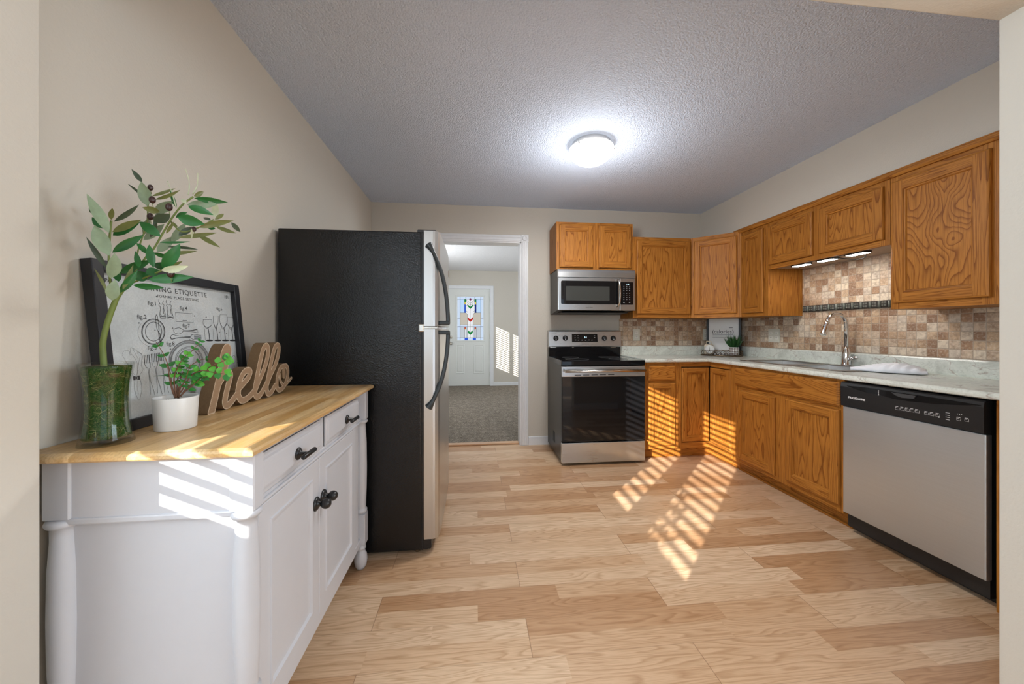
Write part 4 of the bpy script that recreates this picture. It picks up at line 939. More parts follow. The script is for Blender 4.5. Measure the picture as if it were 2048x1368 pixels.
b = MB(); xx, zz = cropM(845, 968); text_mesh(b, 'SAMSUNG', .0125, lambda a, c: Vector((xx + a, MY - .0008, zz + c)), M['grey_print'], sx=1.2); b.build('lettering', parent=md, fix=False)

# dishwasher
DX, DY0, DY1 = 2.158, 1.306, 1.902
t = thing('dishwasher', 'stainless dishwasher with black control panel under the counter', 'dishwasher', (2.4, 1.6, 0))
b = MB(); b.box(DX + .03, XR - .02, DY0 + .006, DY1 - .004, .03, .868, M['black_mid']); b.build('tub', parent=t)
b = MB(); b.box(DX, DX + .032, DY0, DY1, .112, .733, M['steel_y'], .004, 2); b.build('door', parent=t)
b = MB(); b.prism([(0, .736), (-.012, .738), (-.014, .85), (-.010, .872), (0, .878), (.03, .878), (.03, .736)], lambda x, z, d: Vector((DX + x, d, z)), DY0 - .001, DY1 + .001, M['black_mid']); dc = b.build('control_panel', parent=t)
def cropD(x, y): p = onX(1670 + x / 6.0235, 740 + y / 6.0235, DX - .014); return p.y, p.z
df = lambda a, z: Vector((DX - .0149, a, z))
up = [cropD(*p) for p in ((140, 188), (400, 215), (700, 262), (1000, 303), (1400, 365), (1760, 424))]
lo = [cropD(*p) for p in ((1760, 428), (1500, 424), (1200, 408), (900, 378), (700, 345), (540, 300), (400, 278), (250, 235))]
b = MB(); b.prism(up + lo, lambda y, z, d: Vector((DX - .0138 - d, y, z)), 0, .0012, M['black_gloss']); b.build('pocket_shade', parent=dc)  # raised dark crescent stands in for the shade inside a pocket
gl_ = [cropD(*p) for p in ((690, 268), (985, 312), (960, 345), (820, 335), (740, 305))]
b = MB(); b.prism(gl_, lambda y, z, d: Vector((DX - .015 - d, y, z)), 0, .006, M['grey_dark']); b.build('grip', parent=dc)
b = MB(); y0_, z0_ = cropD(540, 310); y1_, z1_ = cropD(690, 300)
for k in range(6): yy, zz = cropD(528, 248 + k * 11); b.face([df(yy + .0022, zz - .001) + Vector((-.0006, 0, 0)), df(yy - .0022, zz - .001) + Vector((-.0006, 0, 0)), df(yy - .0022, zz + .001) + Vector((-.0006, 0, 0)), df(yy + .0022, zz + .001) + Vector((-.0006, 0, 0))], M['white_print'])
b.build('vent_marks', parent=dc, fix=False)
b = MB(); yy, zz = cropD(258, 345); text_mesh(b, 'FRIGIDAIRE', .0155, lambda a, c: df(yy - a, zz + c), M['white_print'], sx=1.15, thick=.0006); b.build('lettering', parent=dc, fix=False)
def dbar(x, y, w, h=.0022):
    yy, zz = cropD(x, y); b.face([df(yy, zz), df(yy - w, zz), df(yy - w, zz + h), df(yy, zz + h)], M['white_print'])
def dbtn(x, y, w=48, h=30):
    P4 = [cropD(x, y), cropD(x, y + h), cropD(x + w, y + h + 9), cropD(x + w, y + 12)]
    ribbon(b, P4, .0011, df, M['white_print'])
for x, y in ((730, 440), (790, 448), (848, 456), (908, 466), (968, 476), (1080, 500), (1145, 512), (1215, 522), (1468, 570), (1565, 582)):
    b = MB(); dbar(x, y, .012); dbar(x, y + 12, .008, .0016); dbtn(x, y + 4)
    if x == 1215: yy, zz = cropD(1253, 567); b.face([df(yy - .0035 * math.cos(k * PI / 6), zz + .0035 * math.sin(k * PI / 6)) for k in range(12)], M['white_print'])
    b.build('button', parent=dc, fix=False)
b = MB()
for y in (515, 545, 569, 597): dbar(1334, y, .014, .002)
b.build('cycle_marking', parent=dc, fix=False)
b = MB()
for x in (1473, 1498, 1523): dbar(x, 532 + (x - 1473) * .2, .0028, .0028)
b.build('indicator_dot', parent=dc, fix=False)
b = MB(); b.box(FX + .066, FX + .09, DY0 - .018, DY1, .0, .108, M['black_mid']); b.lathe([(.006, 0), (.006, .003)], (FX + .064, DY1 - .04, .06), 10, M['grey_dark'], axis='x'); b.lathe([(.006, 0), (.006, .003)], (FX + .064, DY0 - .008, .06), 10, M['grey_dark'], axis='x'); b.build('toe_panel', parent=t)

# ceiling light
lx, ly = .79, 2.37
t = thing('ceiling_light', 'lit white glass dome light on the kitchen ceiling', 'ceiling light', (lx, ly, ZC))
b = MB(); b.lathe([(.128, 0), (.128, -.03), (.118, -.040)], (lx, ly, ZC), 40, M['ceramic']); b.build('base', parent=t)
b = MB(); prof = [(.148, -.036), (.150, -.042)] + [(.148 * math.cos(a * PI / 20), -.042 - .098 * math.sin(a * PI / 20)) for a in range(1, 10)] + [(0, -.140)]
b.lathe(prof, (lx, ly, ZC), 48, M['lamp_glass'], cap0=False); b.build('glass_dome', parent=t)
for a in (100, 340, 220): MB().box(lx + .146 * math.cos(R(a)) - .006, lx + .146 * math.cos(R(a)) + .006, ly + .146 * math.sin(R(a)) - .006, ly + .146 * math.sin(R(a)) + .006, ZC - .052, ZC - .028, M['nickel'], .003).build('clip', parent=t)
bulb = lamp('ceiling_light_bulb', 'AREA', 17, (1.0, .98, .95), (lx, ly, ZC - .148), (0, 0, 0), .27, .27); bulb.data.shape = 'DISK'
lamp('ceiling_light_glow', 'POINT', 14, (1.0, .98, .96), (lx, ly, ZC - .36)).data.shadow_soft_size = .12

# lights under the short cabinet
def ycab(u): return onX(u, 515, 2.50).y
for (ua, ub, la), wh in zip(((1587, 1617, 0), (1637, 1670, 0), (1694, 1735, 0)), ('the one beside the narrow cabinet', 'in the middle of the row', 'the one beside the large cabinet')):
    y1, y0 = ycab(ua), ycab(ub)
    t = thing('under_cabinet_light', 'small lit black light bar under the short oak cabinet, ' + wh, 'light', (2.50, (y0 + y1) / 2, 1.6915), group='lights under the short cabinet')
    b = MB(); b.box(2.472, 2.535, y0, y1, 1.676, 1.6915, M['black_mid'], .003); b.build('housing', parent=t)
    b = MB(); b.box(2.482, 2.530, y0 + .008, y1 - .008, 1.6745, 1.6765, M['led']); b.build('diffuser', parent=t)
b = MB(); b.box(2.475, 2.487, ycab(1637) + .004, ycab(1617) - .004, 1.683, 1.6915, M['black_mid']); b.box(2.475, 2.487, ycab(1694) + .004, ycab(1670) - .004, 1.683, 1.6915, M['black_mid'])
ym = ycab(1690); b.tube(spline([(2.485, ym + .06, 1.686), (2.545, ym + .04, 1.672), (2.56, ym - .02, 1.655), (2.575, ym - .06, 1.660), (2.565, ym - .075, 1.680), (2.556, ym - .05, 1.687)], 6), .003, 8, M['black_mid'])
tag(b.build('light_cord'), 'black cord looping between the light bars under the short cabinet', 'cord')

# outlets
def plate(name, label, F, a0, a1, z0, z1, cat, kinds):
    t = thing(name, label, cat, F(Vector(((a0 + a1) / 2, 0, z0))))
    b = MB(); b.box(a0, a1, 0, .005, z0, z1, M['plate_ivory'], .002, 2, F=F); b.build('plate', parent=t)
    n = len(kinds); zc = (z0 + z1) / 2
    for k, kd in enumerate(kinds):
        ac = a0 + (a1 - a0) * (k + .5) / n
        if kd == 'outlet':
            for dz in (-.022, .022):
                b = MB(); b.box(ac - .016, ac + .016, .003, .008, zc + dz - .014, zc + dz + .014, M['plastic_white'], .004, 2, F=F)
                for da in (-.006, .006): b.box(ac + da - .0012, ac + da + .0012, .0075, .0085, zc + dz - .004, zc + dz + .006, M['black_mid'], F=F)
                b.build('socket', parent=t)
        else:
            b = MB(); b.box(ac - .005, ac + .005, .003, .016, zc - .010, zc + .010, M['plastic_white'], .003, F=F); b.build('toggle', parent=t)
FTB = fmap((0, YB - .008, 0), (1, 0, 0), (0, -1, 0)); FTR = fmap((XR - .008, 0, 0), (0, 1, 0), (-1, 0, 0))
plate('wall_outlet', 'white outlet on the tile next to the range', FTB, 1.676, 1.750, 1.068, 1.192, 'outlet', ['outlet'])
plate('wall_outlet', 'double white outlet plate on the tile between corner and faucet', FTR, 2.988, 3.114, 1.068, 1.192, 'outlet', ['outlet', 'outlet'])
plate('wall_outlet', 'white outlet plate half hidden behind the calories sign', FTB, 2.462, 2.532, 1.068, 1.192, 'outlet', ['outlet'])
#DECOR
# ---------------------------------------------------------------- sideboard and what stands on it
ZS = 0.900
t = thing('sideboard', 'white painted sideboard with butcher block top, black pulls and turned legs', 'sideboard', (-.76, 1.40, 0))
wm = M['white']
b = MB(); P8 = [(-1.0, .897), (-.512, .897), (-.512, 1.916), (-1.0, 1.916)]
def tl(i, z): x0, x1, y0, y1 = -1.0, -.512 - i, .897 + i, 1.916 - i; return [Vector((x0, y0, z)), Vector((x1, y0, z)), Vector((x1, y1, z)), Vector((x0, y1, z))]
Ls = [tl(.016, ZS - .024), tl(.004, ZS - .020), tl(0, ZS - .016), tl(0, ZS - .009), tl(.004, ZS - .004), tl(.012, ZS)]
for A, B2 in zip(Ls, Ls[1:]):
    for k in range(4): b.face([A[k], A[(k + 1) % 4], B2[(k + 1) % 4], B2[k]], M['butcher'])
b.face(Ls[0], M['butcher']); b.face(Ls[-1], M['butcher']); bmesh.ops.remove_doubles(b.bm, verts=b.bm.verts[:], dist=1e-5); b.build('top', parent=t)
BX0, BX1, BY0, BY1, BZ1 = -.985, -.545, .935, 1.865, ZS - .022
b = MB(); b.box(BX0, BX1 - .02, BY0 + .012, BY1 - .012, .13, BZ1, wm); b.box(BX0 + .03, BX1 - .03, BY0, BY0 + .02, .735, BZ1, wm, .003)     # end panel, apron
b.box(BX0 + .03, BX1 - .03, BY0 - .004, BY0 + .01, .726, .742, wm, .004, 2); b.box(BX0 + .03, BX1 - .02, BY1 - .02, BY1, .735, BZ1, wm, .003); b.box(BX0 + .03, BX1 - .03, BY0 + .004, BY0 + .02, .13, .19, wm, .003)
b.build('body', parent=t)
b = MB(); fx1 = BX1
b.box(fx1 - .022, fx1 - .004, .965, 1.835, .735, .748, wm, .003); b.box(fx1 - .022, fx1 + .002, .965, 1.835, .726, .737, wm, .004, 2); b.box(fx1 - .022, fx1 - .006, .965, 1.835, .858, BZ1, wm)
b.box(fx1 - .022, fx1 - .006, 1.362, 1.392, .735, BZ1, wm, .003); b.box(fx1 - .022, fx1 - .004, .965, 1.835, .125, .16, wm, .003); b.box(fx1 - .022, fx1 - .006, .962, .975, .13, .74, wm); b.box(fx1 - .022, fx1 - .006, 1.735, 1.79, .13, .74, wm)
b.build('front_frame', parent=t)
FS = fmap((fx1 - .006, 0, 0), (0, 1, 0), (1, 0, 0))
def wpanel(name, a0, a1, z0, z1, parent, inset=True):
    b = MB(); g = lambda a, n, z: FS(Vector((a, n, z)))
    def ring(i): return [(a0 + i, z0 + i), (a1 - i, z0 + i), (a1 - i, z1 - i), (a0 + i, z1 - i)]
    steps = [(0, 0), (0, .004), (.002, .006), (.052, .006), (.055, .010), (.060, .010), (.066, .003), (.075, .002)] if inset else [(0, 0), (0, .004), (.004, .005), (.012, .005), (.016, .011), (.022, .012)]
    for (i0, n0), (i1, n1) in zip(steps, steps[1:]):
        A, B3 = ring(i0), ring(i1)
        for k in range(4): b.face([g(A[k][0], n0, A[k][1]), g(A[(k + 1) % 4][0], n0, A[(k + 1) % 4][1]), g(B3[(k + 1) % 4][0], n1, B3[(k + 1) % 4][1]), g(B3[k][0], n1, B3[k][1])], wm)
    b.face([g(p[0], steps[-1][1], p[1]) for p in ring(steps[-1][0])], wm); bmesh.ops.remove_doubles(b.bm, verts=b.bm.verts[:], dist=1e-5)
    return b.build(name, parent=parent)
km = M['black_metal']
for (a0, a1, ya) in ((.972, 1.358, 1.172), (1.396, 1.775, 1.600)):
    d = wpanel('drawer', a0, a1, .750, .856, t, False); z = .797; x = fx1 + .006
    b = MB(); b.lathe([(.019, 0), (.019, .003), (.014, .007), (.007, .009), (.006, .030)], (x, ya, z), 22, km, axis='x'); b.tube([(x + .033, ya - .042, z), (x + .033, ya - .038, z), (x + .033, ya + .038, z), (x + .033, ya + .042, z)], [.005, .0075, .0075, .005], 12, km); b.build('pull', parent=d)
for (a0, a1, ya, z) in ((.977, 1.338, 1.312, .575), (1.342, 1.733, 1.372, .575)):
    d = wpanel('door', a0, a1, .162, .724, t); x = fx1
    b = MB(); b.lathe([(.024, 0), (.024, .003), (.018, .008), (.010, .011), (.008, .020)], (x, ya, z), 22, km, axis='x', sy=1.0); b.ball((x + .034, ya, z), .0175, km, 18); b.build('knob', parent=d)
def leg(cx, cy):
    b = MB(); b.box(cx - .029, cx + .029, cy - .021, cy + .021, .738, BZ1, wm, .003)
    prof = [(.024, .738), (.030, .736), (.033, .729), (.030, .722), (.022, .718), (.023, .700), (.0275, .62), (.029, .50), (.0275, .40), (.024, .305), (.023, .30), (.030, .295), (.030, .285), (.023, .280), (.023, .272)]
    b.lathe(prof[::-1], (cx, cy, 0), 28, wm)
    b.box(cx - .027, cx + .027, cy - .027, cy + .027, .125, .275, wm, .003)
    b.lathe([(.0, 0), (.018, .002), (.027, .018), (.031, .045), (.029, .070), (.021, .088), (.016, .094), (.024, .100), (.024, .110), (.018, .116), (.022, .126)], (cx, cy, 0), 28, wm); return b.build('leg', parent=t)
for cx in (BX1 - .012, BX0 + .030):
    for cy in (BY0 + .016, BY1 - .016): leg(cx, cy)

# framed print leaning on the wall
O = Vector((-.930, 1.030, ZS + .001)); wv = Vector((-.045, 0, .462)); HP = wv.length; wv.normalize(); av = Vector((0, 1, 0)); nv = Vector((wv.z, 0, -wv.x)); WP = .582
fp = lambda a, w, n=0.0: O + av * a + wv * w + nv * n
t = thing('framed_print', 'black framed place setting print leaning against the wall on the sideboard', 'picture frame', (-.95, 1.31, ZS))
b = MB(); fb = M['frame_black']; bw = .030
def fbox(a0, a1, w0, w1, n0, n1, m, bev=.0015): b.box(a0, a1, w0, w1, n0, n1, m, bev, 1, F=lambda p: fp(p.x, p.y, p.z))
fbox(0, bw, 0, HP, -.028, 0, fb); fbox(WP - bw, WP, 0, HP, -.028, 0, fb); fbox(bw, WP - bw, 0, bw, -.028, 0, fb); fbox(bw, WP - bw, HP - bw, HP, -.028, 0, fb)
b.build('frame', parent=t)
b = MB(); nd = -.018; b.box(bw, WP - bw, bw, HP - bw, -.026, nd, M['paper'], F=lambda p: fp(p.x, p.y, p.z)); pr = b.build('print', parent=t)
PP = fp(0, 0, nd)
def pl(u, v): q = onP(u, v, PP, nv) - O; return (q.dot(av), q.dot(wv))
def c5(x, y): return pl(180 + x / 6.4, 540 + y / 6.4)
def c6(x, y): return pl(200 + x / 6.827, 680 + y / 6.827)
INK, GRY = M['ink'], M['ink_grey']; ifn = lambda a, w: fp(a, w, nd + .0006)
b = MB()
def ln(pts, w=.0009, f=c5, m=INK, sm=True, closed=False):
    q = [f(*p) for p in pts]; ribbon(b, spline(q, 5, closed) if sm else q, w, ifn, m, closed)
def tx(s_, x, y, size, f=c5, m=INK, thick=.0, sx=1.0, sp=1.0):
    a0, w0 = f(x, y); text_mesh(b, s_, size, lambda a, c: ifn(a0 + a, w0 + c), m, thick=thick, sx=sx, spacing=sp)
a_mid = WP / 2; wt_ = HP - bw - .026
text_mesh(b, 'DINING ETIQUETTE', .024, lambda a, c: ifn(a_mid + a, wt_ + c), INK, thick=.0, sx=1.02, spacing=1.2)
text_mesh(b, 'FORMAL PLACE SETTING', .0125, lambda a, c: ifn(a_mid + a, wt_ - .022 + c), INK, thick=.0, sx=1.05, spacing=1.2)
text_mesh(b, 'PAL', .014, lambda a, c: ifn(bw + .03 + a, wt_ + .006 + c), INK, thick=.0003, spacing=1.1)
text_mesh(b, '101', .016, lambda a, c: ifn(WP - bw - .026 + a, wt_ + .004 + c), INK, thick=.0003, spacing=1.1)
b.build('lettering', parent=pr, fix=False); b = MB()
for s_, x, y, f in (('fig.1', 795, 428, c5), ('fig.2', 662, 602, c5), ('fig.4', 1195, 492, c5), ('fig.6', 1655, 500, c5), ('fig.7', 1230, 715, c5), ('fig.8', 1030, 945, c5), ('fig.3', 795, 1000, c5)): tx(s_, x, y, .018, f, sx=1.1)
# two shakers
for x0, y0 in ((905, 0), (1000, 8)):
    ln([(x0 - 25, 375 + y0), (x0 - 28, 405 + y0), (x0 - 15, 425 + y0), (x0 - 25, 450 + y0), (x0 - 5, 480 + y0), (x0 - 12, 560 + y0), (x0 - 5, 612 + y0), (x0 + 30, 622 + y0), (x0 + 62, 612 + y0), (x0 + 55, 560 + y0), (x0 + 35, 480 + y0), (x0 + 40, 450 + y0), (x0 + 22, 430 + y0), (x0 + 35, 390 + y0)], .0012)
    ln([(x0 - 10, 560 + y0), (x0 + 25, 590 + y0), (x0 + 55, 565 + y0)]); ln([(x0 - 20, 430 + y0), (x0 + 10, 440 + y0), (x0 + 30, 430 + y0)]); ln([(x0 + 28, 490 + y0), (x0 + 38, 560 + y0)], .0016); ln([(x0 - 5, 595 + y0), (x0 + 58, 598 + y0)], .002)
# plate with knife
def ell(cx, cy, rx, ry, w=.001, f=c5, m=INK, a0=0, a1=360, tilt=0):
    pts = []
    for k in range(0, 33):
        a = R(a0 + (a1 - a0) * k / 32); x, y = rx * math.cos(a), ry * math.sin(a); ct, st_ = math.cos(R(tilt)), math.sin(R(tilt)); pts.append((cx + x * ct - y * st_, cy + x * st_ + y * ct))
    ln(pts, w, f, m, False)
ell(808, 790, 148, 162, .0022); ell(808, 790, 138, 152, .0008); ell(812, 788, 105, 122, .0014, m=INK); ell(790, 800, 178, 178, .0006, m=GRY, a0=60, a1=220)
ln([(838, 600), (850, 572), (862, 600), (875, 700), (880, 775), (862, 775), (845, 690), (838, 600)], .0014); ln([(872, 780), (885, 860), (905, 960), (918, 960), (890, 800)], .0022)
# card
ln([(1088, 545), (1308, 558), (1323, 672), (1103, 660), (1088, 545)], .0009, sm=False); ln([(1183, 645), (1240, 650)], .0018)
# spoon and fork lying
ln([(1200, 775), (1150, 742), (1085, 750), (1070, 780), (1090, 810), (1140, 820), (1180, 795), (1200, 775)], .0014); ln([(1195, 778), (1290, 775), (1370, 760)], .0028); ln([(1195, 783), (1290, 788), (1380, 805)], .0014); ln([(1370, 760), (1382, 805)], .001)
ln([(1030, 850), (1060, 828), (1130, 845), (1280, 855)], .0014); ln([(1030, 855), (1045, 885), (1130, 868), (1280, 862)], .0024); ln([(1280, 858), (1315, 825), (1420, 838)], .0014)
for k in range(4): ln([(1330, 842 + k * 12), (1425, 848 + k * 12)], .0016)
ln([(1280, 862), (1320, 888), (1400, 890)], .0014)
# glasses
for cx, top, bot, w0, w1, foot in ((1505, 635, 742, 56, 52, 905), (1612, 585, 745, 34, 24, 905), (1708, 572, 748, 46, 46, 905), (1805, 602, 752, 48, 40, 905)):
    ln([(cx - w0, top), (cx - w0 - 2, (top + bot) / 2), (cx - w1 * .4, bot), (cx + 6, bot), (cx + w1, (top + bot) / 2 + 10), (cx + w0 - 6, top)], .0012); ln([(cx - w0, top), (cx + w0 - 6, top + 3)], .0008, sm=False)
    ln([(cx + 2, bot - 6), (cx + 14, bot + 50), (cx + 24, foot - 6)], .0028); ell(cx + 24, foot - 2, 42, 7, .0022); ell(cx + 24, foot - 2, 30, 3, .003)
    ln([(cx - w0 + 4, (top + bot) / 2 + 20), (cx - 4, bot - 8), (cx + w1 - 10, (top + bot) / 2 + 25)], .0016)
    ln([(cx - 40, bot + 10), (cx - 32, foot)], .0010, m=GRY)
# large plates
for rx, ry, w, m in ((270, 270, .0042, GRY), (252, 252, .0012, INK), (240, 240, .003, GRY), (190, 190, .0020, GRY), (175, 175, .0012, INK), (150, 150, .0034, GRY)): ell(1215, 285, rx, ry * 1.02, w, c6, m)
# napkin with ring
ln([(300, 190), (330, 150), (390, 150), (410, 210)], .0005, c6); ln([(415, 180), (412, 125), (440, 108), (540, 175), (575, 215), (575, 270)], .0005, c6); ln([(510, 190), (510, 155), (570, 195)], .0005, c6)
for q in ([(415, 180), (500, 300), (515, 480)], [(350, 400), (420, 450), (455, 490)], [(360, 345), (440, 440), (470, 480)], [(300, 200), (370, 330)], [(575, 215), (560, 350), (585, 400), (540, 480)], [(540, 230), (500, 480)], [(440, 110), (520, 260)]): ln(q, .0005, c6)
ln([(470, 555), (468, 640), (480, 720), (530, 820), (560, 730), (572, 650), (550, 550)], .0006, c6); ln([(508, 555), (505, 640), (525, 740)], .0005, c6)
q = [c6(*p) for p in ((448, 495), (540, 485), (548, 540), (455, 552))]; b.face([ifn(*p) for p in q], INK); ell(492, 518, 20, 20, .0016, c6, M['paper'])
# standing forks and knives
for dx, dy in ((0, 0), (98, -18), (190, -32)):
    for k in range(4): ln([(600 + dx + k * 22, 200 + dy + (3 - k) * 2), (608 + dx + k * 22, 320 + dy)], .0020, c6)
    ln([(604 + dx, 318 + dy), (625 + dx, 370 + dy), (655 + dx, 400 + dy), (675 + dx, 560 + dy), (688 + dx, 745 + dy)], .0009, c6); ln([(690 + dx, 300 + dy), (685 + dx, 370 + dy), (672 + dx, 405 + dy), (690 + dx, 560 + dy), (720 + dx, 650 + dy), (750 + dx, 755 + dy)], .0009, c6)
for cx in (1540, 1825): ell(cx, 265, 26, 52, .0012, c6); ln([(cx, 317), (cx + 14, 440), (cx + 24, 560)], .0012, c6)
for k in range(3): ln([(1870 + k * 13, 225), (1876 + k * 13, 300)], .0020, c6)
ln([(1870, 300), (1885, 340), (1905, 480)], .0012, c6); ln([(1908, 300), (1900, 345)], .0012, c6); ln([(1560, 70), (1575, 140), (1590, 260)], .0010, c6)
for x, y in ((625, 678), (830, 772), (1335, 588), (1055, 745), (1030, 1012), (1485, 605), (1655, 800), (1745, 815), (1845, 798), (1275, 895), (850, 340)): ell(x, y, 6, 6, .0012)
b.build('artwork', parent=pr, fix=False)

# hourglass vase filled with moss
vx, vy = -.897, .984
t = thing('glass_vase', 'clear hourglass vase packed with green moss at the sideboard end', 'vase', (vx, vy, ZS))
def vr(h): return .0400 + .0095 * ((h / .196 - .5) * 2) ** 2
b = MB(); hs = [.196 * k / 16 for k in range(17)]; out = [(vr(h), h) for h in hs]; inn = [(vr(h) - .003, h) for h in hs if h > .012]
b.lathe([(.0, .0), (vr(0) - .004, 0)] + out + inn[::-1] + [(0, .013)], (vx, vy, ZS + .0005), 48, M['glass'], cap0=False, cap1=False); b.build('glass', parent=t)
b = MB(); hs = [.016 + .172 * k / 40 for k in range(41)]; seg = 64; rings = []
rnd = random.Random(3)
b.lathe([(0, .015)] + [(vr(h) - .0036, h) for h in hs] + [(0, .186)], (vx, vy, ZS), seg, M['moss'], cap0=False, cap1=False)
for v in b.bm.verts:
    d = Vector((v.co.x - vx, v.co.y - vy, 0))
    if d.length > .005: v.co -= d.normalized() * rnd.random() * .0022
for k in range(220):
    h = rnd.uniform(.02, .182); a = rnd.uniform(0, 2 * PI); L_ = rnd.uniform(.012, .035); rr_ = vr(h) - .0042; da = rnd.uniform(-.5, .5); dh = rnd.uniform(-.012, .012); cu = rnd.uniform(-.008, .008)
    pts = []
    for i in range(5):
        s_ = i / 4; hh = min(.187, max(.017, h + dh * s_ + cu * math.sin(PI * s_))); r_ = vr(hh) - .0036 - rnd.random() * .0003; aa = a + da * s_ * L_ / .02; pts.append((vx + r_ * math.cos(aa), vy + r_ * math.sin(aa), ZS + hh))
    b.tube(pts, .00042, 3, M['strand'] if k % 3 else M['moss'])
mo = b.build('moss', parent=t)

# olive branch standing in the vase
def oc(x, y, dy=0.0):
    u, v = 160 + x / 4.412, 330 + y / 4.412
    yy = 1.002 + .10 * max(0, u - 200) / 280 + dy; return onY(u, v, yy)
t = thing('olive_branch', 'leafy artificial olive branch with dark olives standing in the moss vase', 'plant', (vx, vy, ZS + .19))
b = MB(); sg = M['stem_green']
b.tube(spline([Vector((vx + .004, vy - .004, ZS + .09)), oc(205, 1690), oc(205, 1545), oc(250, 1368), oc(318, 1190), oc(400, 1065)], 5), [.0062] * 10 + [.0058] * 10 + [.0050] * 6, 10, sg)
stems = [([(300, 1230), (268, 1050), (255, 830), (265, 600), (276, 490)], .0022, -.03), ([(390, 1080), (520, 900), (600, 790), (650, 740), (750, 570), (810, 470), (905, 350), (1000, 280)], .0023, .0),
         ([(500, 930), (505, 790), (550, 640), (590, 520), (600, 360), (610, 290)], .0017, .035), ([(805, 500), (900, 590), (1050, 550), (1180, 480)], .0018, .0), ([(400, 1065), (560, 1000), (700, 940), (800, 890)], .0022, -.03), ([(600, 790), (585, 760), (570, 740)], .0015, 0)]
for pts, r, dy in stems: n = len(pts); b.tube(spline([oc(x, y, dy * min(1, i / 2)) for i, (x, y) in enumerate(pts)], 4), r, 8, sg if dy else M['stem_green'])
for q in ([(955, 265), (965, 160), (930, 30)], [(995, 260), (1035, 180), (1040, 70)], [(850, 380), (810, 240), (770, 140)]): b.tube(spline([oc(x, y, .02) for x, y in q], 5), [.0016] * 5 + [.0010] * 6, 6, M['leaf_pale'])
b.build('stem', parent=t)
def leafmesh(b, p0, p1, w, mat, rnd, face=None, curl=.10, n=8, shape=0.0):
    p0, p1 = Vector(p0), Vector(p1); ax = p1 - p0; L_ = ax.length
    if L_ < 1e-5: return
    ax.normalize(); view = Vector((0, 0, HC)) - (p0 + p1) / 2; view.normalize()
    nn = view + Vector((rnd.uniform(-.45, .45), rnd.uniform(-.45, .45), rnd.uniform(-.45, .45))) if face is None else face
    nn = nn - ax * nn.dot(ax)
    if nn.length < 1e-4: nn = Vector((0, 0, 1))
    nn.normalize(); sd_ = ax.cross(nn); idx = b.mi(mat); rows = []; cv = rnd.uniform(-curl, curl)
    for i in range(n + 1):
        s_ = i / n; ww = w / 2 * max(0.02, (math.sin(PI * s_ ** (0.85 + shape)) ** (.88 if shape == 0 else .75))); c = p0 + ax * (L_ * s_) + nn * (L_ * cv * math.sin(PI * s_)); rows.append([b.bm.verts.new(c + sd_ * ww * q + nn * abs(q) * ww * .22) for q in (-1, -.5, 0, .5, 1)])
    for r0, r1 in zip(rows, rows[1:]):
        for k in range(4): f = b.bm.faces.new((r0[k], r0[k + 1], r1[k + 1], r1[k])); f.material_index = idx; f.smooth = True
